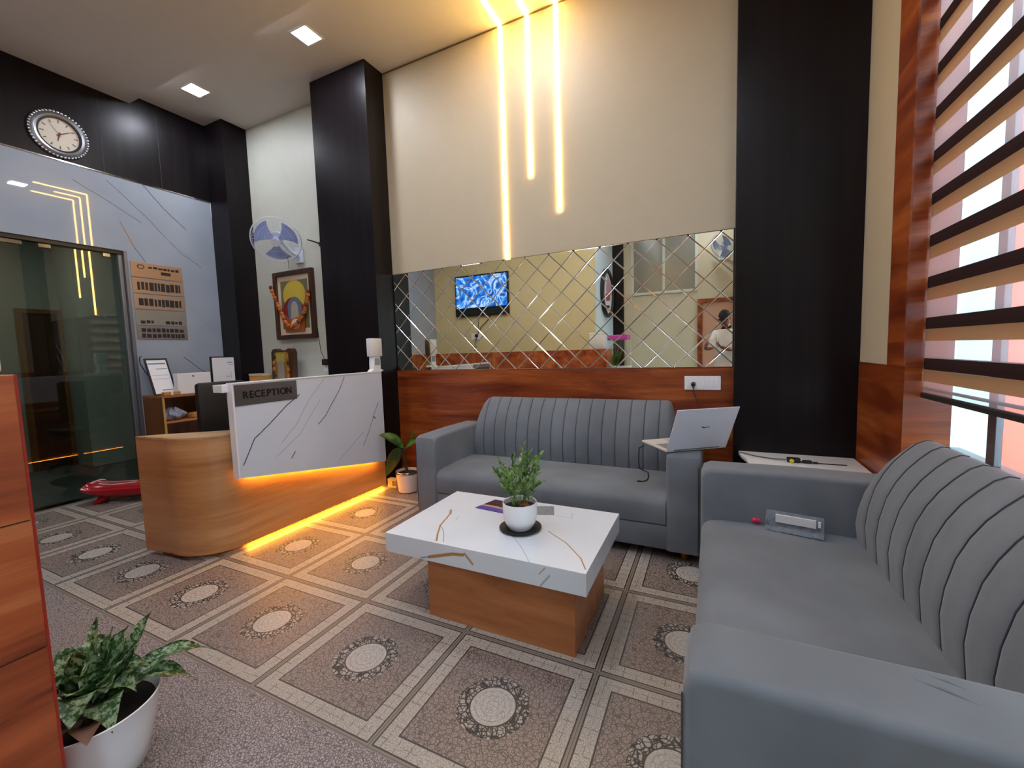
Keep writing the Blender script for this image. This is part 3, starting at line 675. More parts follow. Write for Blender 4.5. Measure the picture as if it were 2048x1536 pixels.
# ================================================================== BLIND
bl = T('zebra_blind', 'striped day and night roller blind in tan with shade coloured onto the doubled halves at the window', 'blind', (.9, 1.6, 3.36))
BX, by0, by1 = .893, .48, 2.592
bl.add('headrail', bm_box(.86, .94, by0-.01, by1+.004, 3.30, 3.385, .01), M['white'])
k = 0; top = 2.692+.1857*3
while top > 1.15:
    bot = top-.107 if top > 1.25 else 1.083
    bl.add('shaded_band', bm_grid(lambda u, v: Vector((BX+.0012*math.sin(v*9), by0+u*(by1-by0), top-.052*(v))), 8, 2), M['band_shaded'])  # upper half coloured dark for the shade where front and rear layers overlap
    bl.add('tan_band', bm_grid(lambda u, v: Vector((BX, by0+u*(by1-by0), top-.052-(.055)*v)), 8, 2), M['band_tan'])
    bl.add('rear_band', bm_grid(lambda u, v: Vector((BX+.022, by0+u*(by1-by0), top+.002-.054*v)), 8, 2), M['band_shaded'])
    bl.add('sheer_band', bm_grid(lambda u, v: Vector((BX, by0+u*(by1-by0), top+.0787*(v))), 8, 1), M['sheer'])
    top -= .1857; k += 1
bl.add('sheer_band', bm_grid(lambda u, v: Vector((BX, by0+u*(by1-by0), 1.045+.055*v)), 8, 1), M['sheer'])
bl.add('bottom_rail', bm_box(BX-.010, BX+.012, by0, by1, 1.020, 1.046, .006), M['rubber'])
bl.add('rear_rail', bm_box(BX+.006, BX+.020, by0, by1, 1.058, 1.070, .003), M['band_shaded'])

# ================================================================== THE RECEPTION DESK
rd = T('reception_desk', 'curved honey wood reception desk with a white veined front panel', 'reception desk', (-3.0, 2.3, 0))
out = [(-3.455, 1.385)]
for k in range(0, 15):      # rounded front corner
    a_ = R(-100+k*100/14); out.append((-3.17+.29*math.cos(a_), 1.705+.285*math.sin(a_)))
out.append((-2.88, 3.075))
inn = [(-2.955, 3.075), (-2.955, 1.80), (-3.40, 1.455)]
poly = out+inn
rd.add('curved_front', bm_prism(out+[(-2.91, 3.075), (-2.91, 1.72)]+[(-3.17+.25*math.cos(R(-k*100/10)), 1.705+.245*math.sin(R(-k*100/10))) for k in range(0, 11)]+[(-3.435, 1.42)], 2, .03, .788), M['honey_r'], True)
rd.add('desk_top_end', bm_prism(poly, 2, .788, .808, .001), wood('pale_oak_desk_top', [(.25, '#9a7048'), (.5, '#b68f66'), (.75, '#caa67e')], 1), True)
rd.add('plinth', bm_prism([(-3.36, 1.43), (-3.15, 1.46), (-2.98, 1.55), (-2.92, 1.70), (-2.92, 3.07), (-2.96, 3.07), (-2.96, 1.8)], 2, .0, .03), M['honey_y'])
rd.add('inner_shelf', bm_box(-3.50, -2.96, 2.05, 3.075, .70, .73), M['shelfwood'])
rd.add('inner_side', bm_box(-3.50, -2.96, 3.05, 3.075, .0, .70), M['shelfwood'])
pn = rd.add('front_panel', bm_prism([(1.645, .517), (2.992, .290), (2.992, 1.138), (1.645, 1.138)], 0, -2.822, -2.790), M['panel'])
rd.add('panel_edge', join(bm_box(-2.846, -2.786, 1.641, 2.996, 1.138, 1.146, .001), bm_prism([(1.636, .517), (1.645, .517), (1.645, 1.146), (1.636, 1.146)], 0, -2.846, -2.788)), M['white'])
rd.add('panel_back', bm_prism([(1.66, .56), (2.98, .34), (2.98, 1.135), (1.66, 1.135)], 0, -2.880, -2.823), M['white'])
rd.add('panel_bracket', bm_box(-2.93, -2.83, 1.60, 1.70, 1.085, 1.135, .003), M['white'])
rd.add('under_panel_light', xf(bm_box(-2.872, -2.855, -.62, .62, -.006, .006), Matrix.Translation((0, 2.33, .415)) @ Matrix.Rotation(math.atan2(-.227, 1.347), 4, 'X')), M['led_amber'])
rd.add('floor_light', bm_box(-2.914, -2.890, 1.72, 3.06, .0255, .0295), M['led_amber'])
# veined panel was laid out in world coordinates too
nt = M['panel'].node_tree; mp = nt.nodes.new('ShaderNodeVectorMath'); mp.operation = 'ADD'; mp.inputs[1].default_value = (-3.0, 2.3, 0)
tcn = [n_ for n_ in nt.nodes if n_.type == 'TEX_COORD'][0]
for l_ in list(tcn.outputs['Object'].links): nt.links.new(mp.outputs[0], l_.to_socket)
nt.links.new(tcn.outputs['Object'], mp.inputs[0])
sg = T('name_plate', 'brushed metal plate with black lettering on the reception desk panel', 'sign', (-2.79, 1.874, .99))
pl_ = sg.add('plate', bm_box(-2.7895, -2.786, 1.648, 2.10, .992, 1.131, .001), M['steel'])
txt = 'RECEPTION'; adv = [.043, .038, .044, .038, .041, .038, .026, .048, .044]
for k, ch in enumerate(txt):
    cu = bpy.data.curves.new('letter', 'FONT'); cu.body = ch; cu.size = .066; cu.extrude = .0015; cu.align_x = 'CENTER'; cu.offset = .0016
    tmp = bpy.data.objects.new('tmp', cu); COL.objects.link(tmp); me = bpy.data.meshes.new_from_object(tmp.evaluated_get(bpy.context.evaluated_depsgraph_get()))
    bpy.data.objects.remove(tmp); bpy.data.curves.remove(cu); me.materials.clear(); me.materials.append(M['black'])
    lo = bpy.data.objects.new('letter', me); COL.objects.link(lo); lo.parent = sg.e
    lo.location = (.0055, -.178+sum(adv[:k])+adv[k]/2, .049); lo.rotation_euler = (R(90), 0, R(90)); lo.scale = (.92, 1.0, 1)
# payment device, monitor, things on the cabinet
dv = T('paper_dispenser', 'narrow white device standing on the right end of the desk panel', 'device', (-2.82, 2.95, 1.146))
dv.add('stand', bm_prism([(2.87, 1.1465), (3.03, 1.1465), (3.01, 1.162), (2.992, 1.17), (2.99, 1.29), (2.905, 1.29), (2.90, 1.17), (2.885, 1.162)], 0, -2.845, -2.79, .003), M['white'], True)
dv.add('head', bm_box(-2.852, -2.782, 2.885, 3.012, 1.285, 1.45, .006), M['paper'], True)
dv.add('display', bm_box(-2.7895, -2.7875, 2.915, 2.98, 1.205, 1.27), plain('grey_display', '#8b93a0', .3))
mo = T('desk_monitor', 'black computer monitor behind the reception desk panel', 'monitor', (-3.25, 2.78, .73))
mo.add('screen_housing', bm_box(-3.27, -3.235, 2.60, 3.0, .86, 1.125, .006), M['black'])
mo.add('neck', bm_box(-3.265, -3.245, 2.77, 2.83, .74, .88), M['black'])
mo.add('foot', bm_box(-3.34, -3.18, 2.69, 2.91, .7305, .742, .003), M['black'])
# office chair between desk and shelf
oc = T('office_chair', 'black office chair behind the reception desk', 'chair', (-4.05, 2.30, 0))
oc.add('backrest', bm_box(-4.10, -4.03, 2.08, 2.50, .62, 1.10, .03), M['rubber'], True)
oc.add('seat', bm_box(-4.05, -3.62, 2.08, 2.50, .44, .52, .03), M['rubber'], True)
oc.add('back_bar', bm_box(-4.12, -4.10, 2.26, 2.32, .46, .75, .005), M['black'])
oc.add('column', bm_cyl((-3.84, 2.29, .10), (-3.84, 2.29, .45), .025), M['black'], True)
for k in range(5):
    a_ = R(72*k+10); oc.add('base_leg', bm_tube([(-3.84, 2.29, .11), (-3.84+.27*math.cos(a_), 2.29+.27*math.sin(a_), .065)], [.02, .014], 8), M['black'])
    oc.add('caster', bm_cyl((-3.84+.27*math.cos(a_)-.012, 2.29+.27*math.sin(a_), .03), (-3.84+.27*math.cos(a_)+.012, 2.29+.27*math.sin(a_), .03), .03, 16), M['black'], True)
# shelf unit on the marble wall
su = T('shelf_unit', 'low brown open shelf unit standing against the marble wall', 'shelf unit', (-5.21, 2.67, 0))
x0, x1, y0, y1 = -5.396, -5.02, 2.26, 3.09
su.add('side_panel', bm_box(x0, x1, y0, y0+.02, 0, .925), M['shelfwood']); su.add('side_panel', bm_box(x0, x1, y1-.02, y1, 0, .925), M['shelfwood'])
su.add('top', bm_box(x0, x1+.004, y0-.002, y1, .925, .947, .001), wood('shelf_top_laminate', [(.3, '#7c4a24'), (.5, '#96602f'), (.75, '#ad7744')], 1))
su.add('back_panel', bm_box(x0, x0+.01, y0+.02, y1-.02, 0, .925), M['shelfwood'])
for zz in (.10, .40, .66): su.add('shelf', bm_box(x0+.01, x1-.004, y0+.02, y1-.02, zz, zz+.02), M['honey_y'])
su.add('edge_strip', bm_box(x1, x1+.002, y0, y0+.02, 0, .925), plain('yellow_edge_band', '#b8934a', .5))
# things on the shelf unit
fr = T('leaning_frame', 'black framed notice leaning against the marble wall on the shelf unit', 'picture frame', (-5.15, 2.36, .948), rot=(0, R(-22), 0), local=True)
fr.add('frame', join(bm_box(-.008, .008, -.10, .10, 0, .016), bm_box(-.008, .008, -.10, .10, .395, .412), bm_box(-.008, .008, -.10, -.086, .016, .395), bm_box(-.008, .008, .086, .10, .016, .395)), M['black'])
fr.add('notice', bm_box(-.005, .004, -.086, .086, .016, .395), M['paper'])
fr.add('print', join(bm_box(.0042, .005, -.08, .075, .345, .36), bm_box(.0042, .005, -.02, .08, .29, .296), bm_box(.0042, .005, -.07, .07, .22, .223), bm_box(.0042, .005, -.07, .07, .18, .183), bm_box(.0042, .005, -.02, .07, .05, .06)), plain('grey_print', '#6f7688', .6))
wb = T('white_box', 'white card box with a small dark dot on the shelf unit', 'box', (-5.12, 2.60, .948))
wb.add('box', bm_box(-5.16, -5.08, 2.44, 2.765, .948, 1.165, .002), M['paper'])
wb.add('dot', bm_cyl((-5.08, 2.59, 1.132), (-5.0785, 2.59, 1.132), .009, 14), plain('maroon_dot', '#4a1c2c', .5))
gt = T('glass_tumbler', 'small square glass in front of the white card box', 'glass', (-5.05, 2.66, .948))
gt.add('glass', bm_lathe([(0, .949), (.028, .949), (.034, 1.02), (.031, 1.02), (.026, .955), (0, .955)], -5.045, 2.665, 24), M['clear'], True)
gt.add('contents', bm_lathe([(0, .956), (.024, .956), (.027, .985), (0, .985)], -5.045, 2.665, 20), plain('cream_contents', '#c9c2a4', .6), True)
sb = T('tan_parcel', 'small tan parcel at the foot of the leaning black frame', 'parcel', (-5.06, 2.36, .948))
sb.add('parcel', bm_box(-5.09, -5.035, 2.29, 2.44, .948, .985, .006), M['tan'])
sb.add('tape', bm_box(-5.0915, -5.0335, 2.35, 2.37, .9485, .9865), M['paper'])
ds = T('display_screen', 'small white screen on a dark stand at the end of the shelf unit', 'screen', (-5.1, 2.92, .948))
ds.add('housing', bm_box(-5.125, -5.105, 2.79, 3.045, 1.04, 1.335, .004), M['black'])
ds.add('screen', bm_box(-5.105, -5.103, 2.805, 3.045, 1.045, 1.322), M['paper'])
ds.add('marks', join(bm_box(-5.103, -5.1022, 2.97, 3.03, 1.26, 1.27), bm_box(-5.103, -5.1022, 2.985, 3.035, 1.235, 1.24), bm_box(-5.103, -5.1022, 3.0, 3.004, 1.08, 1.16), bm_box(-5.103, -5.1022, 2.95, 2.985, 1.10, 1.106)), plain('faint_grey_marks', '#6d7a9c', .6))
ds.add('stand', bm_box(-5.15, -5.08, 2.86, 2.96, .948, 1.045, .01), plain('brown_stand', '#3e2418', .5))
pb = T('plastic_bag', 'crumpled translucent plastic bag inside the shelf unit', 'bag', (-5.15, 2.37, .68))
def crum(u, v):
    th = u*2*math.pi; r_ = .085*math.sin(math.pi*min(.97, v*.9+.1))**.6*(1+.18*math.sin(5*th+7*v)+.1*math.sin(11*th+3))
    return Vector((-5.14+r_*math.cos(th), 2.40+r_*1.15*math.sin(th), .682+.125*v+.012*math.sin(7*th)*v))
pb.add('bag', bm_grid(crum, 36, 10), plain('cloudy_plastic', '#9ba6bc', .25), True)
bp = T('brown_packet', 'brown paper packet inside the shelf unit', 'packet', (-5.12, 2.60, .68))
bp.add('packet', xf(bm_box(-.05, .05, -.08, .08, 0, .055, .012), Matrix.Translation((-5.12, 2.62, .6805)) @ Matrix.Rotation(.25, 4, 'Z')), M['tan'], True)
gb = T('grey_box', 'pale grey box at the right inside the shelf unit', 'box', (-5.15, 2.90, .68))
gb.add('box', bm_box(-5.30, -5.08, 2.70, 2.97, .6805, .82, .004), plain('grey_card', '#8d9499', .6))
gb.add('lid', bm_box(-5.302, -5.078, 2.698, 2.972, .80, .858, .004), plain('grey_card_lid', '#9da4a9', .6))
# cabinet along the niche with its framed idol and tan box
bc = T('niche_cabinet', 'low white cabinet along the pale wall behind the reception desk', 'cabinet', (-4.4, 3.2, 0))
bc.add('carcass', bm_box(-5.0, -3.67, 3.06, 3.38, 0, 1.0, .002), M['white']); bc.add('top', bm_box(-5.005, -3.665, 3.04, 3.38, 1.0, 1.022, .002), M['ceramic'])
for k in range(3): bc.add('door', bm_box(-4.99+k*.44, -4.56+k*.44, 3.045, 3.06, .06, .98, .003), M['white'])
tbx = T('tan_box', 'small tan wooden box beside the gold framed shrine', 'box', (-4.9, 3.2, 1.022))
tbx.add('box', bm_box(-4.99, -4.74, 3.14, 3.26, 1.022, 1.105, .004), M['tan']); tbx.add('lid', bm_box(-4.993, -4.737, 3.137, 3.263, 1.095, 1.118, .003), plain('cream_lid', '#cdb78c', .6))
sh = T('framed_shrine', 'small gold and brown arched shrine frame standing on the white cabinet', 'picture frame', (-4.47, 3.24, 1.022))
ar = [(-4.66, 1.024), (-4.30, 1.024), (-4.285, 1.36), (-4.31, 1.40), (-4.36, 1.405), (-4.39, 1.385), (-4.53, 1.385), (-4.56, 1.405), (-4.615, 1.40), (-4.645, 1.365)]
sh.add('outer_frame', bm_prism(ar, 1, 3.20, 3.27, .006), M['framewood'], True)
sh.add('gold_field', bm_prism([(-4.60, 1.04), (-4.35, 1.04), (-4.345, 1.35), (-4.40, 1.365), (-4.53, 1.365), (-4.59, 1.35)], 1, 3.192, 3.1995), plain('gold_field', '#8f6a16', .4))
sh.add('top_field', bm_prism([(-4.54, 1.25), (-4.40, 1.25), (-4.39, 1.35), (-4.545, 1.35)], 1, 3.188, 3.1915), plain('olive_gold', '#a89a3c', .5))
sh.add('figure_arch', bm_prism([(-4.53, 1.03)]+[(-4.47-.055*math.cos(R(a_)), 1.20+.07*math.sin(R(a_))) for a_ in range(0, 181, 20)]+[(-4.41, 1.03)], 1, 3.184, 3.1875), plain('stone_grey', '#8f8476', .6))
for k, (zz, xx) in enumerate([(1.10, -4.585), (1.17, -4.59), (1.24, -4.588), (1.31, -4.58), (1.09, -4.355), (1.16, -4.35), (1.24, -4.352), (1.31, -4.36)]):
    sh.add('ornament', bm_ball((xx, 3.188, zz), (.024, .010, .027)), plain('amber_ornament', '#b0681e', .4) if k % 3 else plain('dark_ornament', '#3a1a10', .4), True)
# framed picture with a garland on the niche wall
fp = T('framed_picture', 'tall brown framed picture draped with an orange garland on the pale wall', 'picture', (-4.385, YB, 1.9))
fx0, fx1, fz0, fz1 = -4.72, -4.06, 1.515, 2.30
yf = YB-.05
fp.add('frame', join(bm_box(fx0, fx0+.05, yf, YB-.001, fz0, fz1, .006), bm_box(fx1-.05, fx1, yf, YB-.001, fz0, fz1, .006), bm_box(fx0+.05, fx1-.05, yf, YB-.001, fz1-.05, fz1, .006), bm_box(fx0+.05, fx1-.05, yf, YB-.001, fz0, fz0+.05, .006)), M['framewood'])
fp.add('mat_board', bm_box(fx0+.05, fx1-.05, YB-.022, YB-.004, fz0+.05, fz1-.05), plain('cream_mat', '#d8c2a4', .6))
fp.add('picture_field', bm_box(fx0+.105, fx1-.10, YB-.025, YB-.022, fz0+.12, fz1-.11), plain('greyish_gold_print', '#6d6a4a', .5))
xc = -4.385
def disc(x_, z_, rx, rz, y_): return bm_prism([(x_+rx*math.cos(2*math.pi*k/28), z_+rz*math.sin(2*math.pi*k/28)) for k in range(28)], 1, y_-.002, y_)
fp.add('halo', disc(xc, 2.02, .19, .17, YB-.0255), plain('yellow_halo', '#c2a93c', .5))
fp.add('shoulders', disc(xc-.03, 1.80, .19, .20, YB-.0280), plain('crimson_print', '#7c2420', .5))
fp.add('arch', bm_prism([(xc-.115, 1.72)]+[(xc-.12*math.cos(R(a_)), 1.88+.12*math.sin(R(a_))) for a_ in range(0, 181, 15)]+[(xc+.115, 1.72)], 1, YB-.033, YB-.0305), plain('slate_arch', '#5f6674', .5))
fp.add('figure', bm_prism([(xc-.075, 1.70)]+[(xc-.06*math.cos(R(a_)), 1.86+.09*math.sin(R(a_))) for a_ in range(0, 181, 15)]+[(xc+.07, 1.70)], 1, YB-.036, YB-.0335), plain('stone_figure', '#a39a88', .5))
fp.add('base_field', bm_prism([(xc-.17, 1.60), (xc+.15, 1.60), (xc+.18, 1.85), (xc+.12, 1.78), (xc-.10, 1.74), (xc-.20, 1.84)], 1, YB-.0395, YB-.0365), plain('rust_print', '#a8561c', .5))
fp.add('medallion', disc(xc+.01, 1.685, .075, .06, YB-.0400), plain('white_medallion', '#cfc6c0', .5))
gpts = []
for k in range(41):
    t_ = k/40; gpts.append((xc-.345+.63*t_+.02*math.sin(9*t_), YB-.068, 2.13-.10*t_-1.62*(t_-t_*t_)*.92-.05*math.sin(math.pi*t_)))
for k in range(0, 41):
    p = gpts[k]
    fp.add('garland_flower', bm_ball(p, (.026+.008*math.sin(k*2.3), .018, .026), 1), (M['gar1'] if 'gar1' in M else M.setdefault('gar1', plain('orange_marigold', '#b8641a', .6))) if k % 4 else (M.setdefault('gar2', plain('maroon_marigold', '#7a2a18', .6))), True)
# wall fan
wf = T('wall_fan', 'white caged wall fan with pale blue blades over the framed picture', 'fan', (-4.27, 3.10, 2.57), local=True)
nrm = Vector((math.cos(R(-45))*math.cos(R(-32)), math.sin(R(-45))*math.cos(R(-32)), math.sin(R(-32))))
q_ = nrm.to_track_quat('Z', 'Y').to_matrix().to_4x4()
M['fanw'] = plain('fan_white', '#d4dbe6', .35); M['fanb'] = plain('fan_blue', '#a3b0d8', .35)
Rf = .245
def ringp(r_, z_, n_=48): return [(r_*math.cos(2*math.pi*k/n_), r_*math.sin(2*math.pi*k/n_), z_) for k in range(n_)]
wf.add('rim', xf(bm_tube(ringp(Rf, 0), .006, 8, True), q_), M['fanw'], True)
wf.add('cage_rings', xf(join(*[bm_tube(ringp(Rf*math.sin(R(a_)), .075*math.cos(R(a_))), .0016, 5, True) for a_ in (25, 45, 65, 80)]), q_), M['fanw'], True)
wires = []
for k in range(40):
    a_ = 2*math.pi*k/40
    wires.append(bm_tube([(Rf*math.sin(R(b_))*math.cos(a_+.2*(1-b_/90)), Rf*math.sin(R(b_))*math.sin(a_+.2*(1-b_/90)), .075*math.cos(R(b_))) for b_ in (12, 35, 60, 90)], .0012, 4))
    wires.append(bm_tube([(Rf*math.sin(R(b_))*math.cos(a_), Rf*math.sin(R(b_))*math.sin(a_), -.07*math.cos(R(b_))) for b_ in (15, 45, 90)], .0012, 4))
wo = wf.add('cage_wires', xf(join(*wires), q_), M['fanw']); wo['kind'] = 'stuff'
wf.add('badge', xf(bm_cyl((0, 0, .070), (0, 0, .080), .045, 28), q_), M['fanw'], True)
def blade(k):
    a0 = 2*math.pi*k/3+.5
    return bm_grid(lambda u, v: Vector(((.035+.175*u)*math.cos(a0+(v-.5)*(1.25)*(.6+.5*u)), (.035+.175*u)*math.sin(a0+(v-.5)*1.25*(.6+.5*u)), .018*(v-.5)*2)), 8, 8, .002)
for k in range(3): wf.add('blade', xf(blade(k), q_), M['fanb'], True)
wf.add('hub', xf(bm_cyl((0, 0, -.02), (0, 0, .035), .038, 24), q_), M['fanb'], True)
wf.add('motor', xf(bm_cyl((0, 0, -.13), (0, 0, -.07), .055, 24, .065), q_), M['fanw'], True)
pm = q_ @ Vector((0, 0, -.12))
wf.add('arm', bm_tube([pm, (pm.x+.01, .20, -.06), (.0, .265, -.12)], [.022, .02, .02], 10), M['fanw'], True)
wf.add('wall_bracket', bm_box(-.06, .06, .262, .284, -.20, -.02, .006), M['fanw'])
wf.add('pull_cord', bm_tube([(.03, .10, -.17), (.035, .10, -.23), (.03, .10, -.29)], .002, 5), M['cable'])
# wires and adapter by the pillar
bw = T('black_cable', 'thin black cable running down the pale wall beside the framed picture', 'cable', (-3.95, YB-.005, 1.2))
bw.add('cable', bm_tube([(-4.06, YB-.006, 1.62), (-4.05, YB-.006, 1.50), (-4.03, YB-.006, 1.35), (-3.98, YB-.006, 1.27), (-3.96, YB-.007, 1.20)], .003, 6), M['cable'])
bw.add('adapter', bm_box(-3.98, -3.90, YB-.05, YB-.001, 1.20, 1.27, .004), M['black']); bw.add('socket_plate', bm_box(-3.99, -3.88, YB-.012, YB-.0005, 1.13, 1.20, .003), M['white'])
hk = T('wall_hook', 'short black hook sticking out beside the dark pillar above the picture', 'hook', (-3.99, YB, 2.57))
hk.add('hook', bm_tube([(-3.94, YB-.001, 2.545), (-3.97, YB-.05, 2.565), (-4.03, YB-.09, 2.585)], [.009, .008, .006], 8), M['black'], True); hk.add('hook_plate', bm_box(-3.955, -3.925, YB-.004, YB-.0005, 2.52, 2.57), M['black'])

# red bag on the floor by the glass door
rb = T('red_bag', 'glossy red bag with white stripes lying on the floor by the glass door', 'bag', (-4.98, 1.93, 0), R(34), local=True)
def bag(u, v):
    th = v*2*math.pi; e_ = abs(2*u-1); w_ = .115*(1+.35*e_**4); h_ = .075*(1-.35*e_**3)
    return Vector(((u-.5)*.62, w_*math.cos(th)*(1 if abs(math.cos(th)) < 1 else 1), .105+h_*math.sin(th)+.05*e_**4))
bm = bm_grid(bag, 20, 24); bmesh.ops.holes_fill(bm, edges=[e_ for e_ in bm.edges if e_.is_boundary]); rb.add('bag', bm, M['red'], True)
rb.add('white_stripe', join(bm_grid(lambda u, v: bag(.06+.8*u, .245+.012*v)+Vector((0, 0, .0015)), 16, 2, .001), bm_grid(lambda u, v: bag(.12+.5*u, .30+.012*v+.03*math.sin(3*u))+Vector((0, 0, .0015)), 16, 2, .001), bm_grid(lambda u, v: bag(.02+.03*u, .12+.2*v)+Vector((0, 0, .0015)), 2, 10, .001)), M['paper'])
for sx in (-.2, .2):
    rb.add('corner_foot', bm_tube([(sx, -.03, .06), (sx*1.15, -.07, .022), (sx*1.3, -.10, .010)], [.05, .028, .009], 10), M['red'], True)

# clock
ck = T('wall_clock', 'round silver wall clock with a cream dial on the dark panel', 'clock', (XL, 1.835, 3.385), rot=(0, R(3), 0), local=True)
def cx_(bm): return xf(bm, Matrix.Translation((.003, 0, 0)) @ Matrix.Rotation(R(90), 4, 'Y'))
M['chrome'] = plain('textured_silver', '#b4b7bd', .32, metal=.9)
ck.add('rim', cx_(bm_lathe([(.148, .012), (.150, .034), (.165, .040), (.185, .030), (.196, .012), (.190, .0), (.0, .0), (0, .01), (.14, .012)], 0, 0, 72)), M['chrome'], True)
for k in range(48):
    a_ = 2*math.pi*k/48; ck.add('rim_bead', cx_(bm_ball((.193*math.cos(a_), .193*math.sin(a_), .016), (.0125, .0125, .016), 1)), M['chrome'], True)
ck.add('dark_ring', cx_(bm_lathe([(.134, .02), (.136, .032), (.148, .034), (.151, .022), (.151, .012), (.134, .012)], 0, 0, 64)), M['black'], True)
ck.add('dial', cx_(bm_lathe([(0, .012), (0, .020), (.135, .020), (.135, .012)], 0, 0, 64)), plain('cream_dial', '#d8d0c0', .6))
for k in range(12):
    a_ = R(30*k); ck.add('hour_mark', xf(bm_box(.0225, .024, -.0045, .0045, .098, .122 if k % 3 else .126), Matrix.Rotation(-a_, 4, 'X')), plain('grey_numerals', '#6a625a', .6) if k == 0 else bpy.data.materials['grey_numerals'])
hd = lambda L_, w_, a_, z0_, z1_: xf(bm_prism([(-w_, -.02), (w_, -.02), (w_*.3, L_), (-w_*.3, L_)], 0, z0_, z1_), Matrix.Rotation(R(-a_), 4, 'X'))
M['hand'] = plain('dark_red_hand', '#5a1420', .4)
ck.add('hour_hand', hd(.062, .007, 192, .0245, .0255), M['hand']); ck.add('minute_hand', hd(.10, .0055, 57, .0258, .0268), M['hand']); ck.add('second_hand', hd(.115, .0018, -38, .027, .0278), M['black'])
ck.add('hand_cap', bm_cyl((.023, 0, 0), (.030, 0, 0), .006, 16), M['hand'], True)

# stacked nameplates
sp_ = T('notice_board', 'stack of five bronze notice plates on the marble wall beside the glass door', 'sign', (XL, 2.5, 1.93))
bz = [plain('copper_plate', '#b08a68', .35, metal=.25), plain('bronze_plate', '#aa8c70', .35, metal=.25), plain('pinkish_plate', '#ac9480', .35, metal=.4), plain('grey_plate', '#97948c', .35, metal=.4), plain('dull_plate', '#8a8480', .35, metal=.4)]
zs_ = [2.336, 2.172, 2.006, 1.842, 1.672, 1.528]; q = random.Random(5)
for k in range(5):
    z1_, z0_ = zs_[k], zs_[k+1]+.012
    p_ = sp_.add('plate', bm_box(XL-.001, XL+.006, 2.270, 2.735, z0_, z1_, .001), bz[k])
    letters = []; yy = 2.30
    rows = {0: [(.62, .82)], 1: [(.2, .8)], 2: [(.2, .75)], 3: [(.1, .35)], 4: [(.52, .88), (.08, .45)]}[k]
    for lo_, hi_ in rows:
        yy = 2.31 if k not in (0,) else 2.42
        while yy < 2.69:
            wd = q.uniform(.018, .042)
            if k == 3 and 2.43 < yy < 2.52: yy += .05; continue
            letters.append(bm_box(XL+.006, XL+.0075, yy, min(yy+wd, 2.70), z0_+(z1_-z0_)*lo_+q.uniform(0, .008), z0_+(z1_-z0_)*hi_-q.uniform(0, .008))); yy += wd+q.uniform(.006, .012)
    if k == 0: letters += [bm_box(XL+.006, XL+.0075, 2.53, 2.62, z0_+.045, z0_+.078), bm_tube([(XL+.007, 2.355+.028*math.cos(a_*.5), z0_+.11+.02*math.sin(a_*.5)) for a_ in range(13)], .004, 5, True)]
    sp_.add('lettering', join(*letters), plain('dark_lettering', '#221a1c', .5) if k == 0 else bpy.data.materials['dark_lettering'], parent=p_)
rdw = T('door_wire', 'short dark wire poking from the marble beside the leaning frame', 'wire', (XL, 2.27, 1.3))
rdw.add('wire', bm_tube([(XL+.004, 2.285, 1.36), (XL+.012, 2.265, 1.35), (XL+.012, 2.265, 1.28), (XL+.01, 2.30, 1.20), (XL+.02, 2.34, 1.12)], .004, 6), M['cable'])

# ================================================================== PLANTS
def leaf(base, tip, width, droop, mat_, thing, curl=.25, up=(0, 0, 1), wav=0, name='leaf'):
    b0, tp = Vector(base), Vector(tip); mid = (b0+tp)/2+Vector((0, 0, droop)); ax = (tp-b0).normalized()
    side = ax.cross(Vector(up)).normalized(); nr = side.cross(ax)
    def f(u, v):
        p = b0*(1-u)**2+mid*2*u*(1-u)+tp*u*u; s_ = (v-.5)*2; w_ = width*(math.sin(math.pi*min(1, u**.75))**.85 if 0 < u < 1 else 0.004)
        return p+side*w_*s_+nr*(curl*w_*(s_*s_)+wav*math.sin(u*14+s_*2)*abs(s_))
    return thing.add(name, bm_grid(f, 14, 6, .0012), mat_, 'all')
# variegated plant beside the partition
vp = T('variegated_plant', 'leafy variegated green plant in a white pot beside the wood partition', 'plant', (-1.755, .535, 0))
c0 = (-1.755, .535)
vp.add('pot', bm_lathe([(0, 0), (.105, 0), (.112, .006), (.128, .07), (.145, .15), (.156, .215), (.160, .222), (.156, .224), (.150, .216), (.142, .18), (0, .18)], *c0, 64), M['ceramic'], True)
vp.add('soil', bm_lathe([(0, .19), (.08, .194), (.144, .185), (.143, .181), (0, .181)], *c0, 32), M['soil'], True)
B_ = (-1.755, .53, .19)
lv = [((-1.74, .555, .505), .050, .02), ((-1.74, .705, .455), .024, .03), ((-1.73, .50, .44), .042, .03), ((-1.76, .635, .42), .040, .03), ((-1.70, .855, .20), .034, .15), ((-1.64, .76, .17), .036, .12), ((-1.62, .435, .28), .045, .12),
      ((-1.60, .515, .205), .036, .13), ((-1.68, .60, .36), .045, .05), ((-1.70, .49, .37), .045, .06), ((-1.80, .66, .36), .045, .06), ((-1.86, .50, .40), .045, .05), ((-1.88, .60, .38), .04, .06), ((-1.66, .53, .30), .042, .09), ((-1.70, .66, .28), .044, .09),
      ((-1.80, .44, .36), .04, .05), ((-1.67, .45, .35), .036, .06), ((-1.90, .70, .28), .04, .1), ((-1.74, .59, .45), .034, .02), ((-1.655, .60, .25), .034, .10)]
q = random.Random(9)
for tp_, w_, dr in lv: 
    b_ = (B_[0]+(tp_[0]-B_[0])*.18, B_[1]+(tp_[1]-B_[1])*.18, .20+q.uniform(0, .05)); leaf(b_, tp_, w_*1.45, dr, M['leaf_var'], vp, .25, wav=.006)
for tp_, w_, dr in lv[::2]: vp.add('stem', bm_tube([(B_[0], B_[1], .185), (B_[0]+(tp_[0]-B_[0])*.2, B_[1]+(tp_[1]-B_[1])*.2, .235)], [.005, .004], 6), M['stem'], True)
leaf((-1.70, .50, .20), (-1.585, .455, .225), .04, .05, plain('dead_pinkish_leaf', '#a98878', .7), vp, .3)
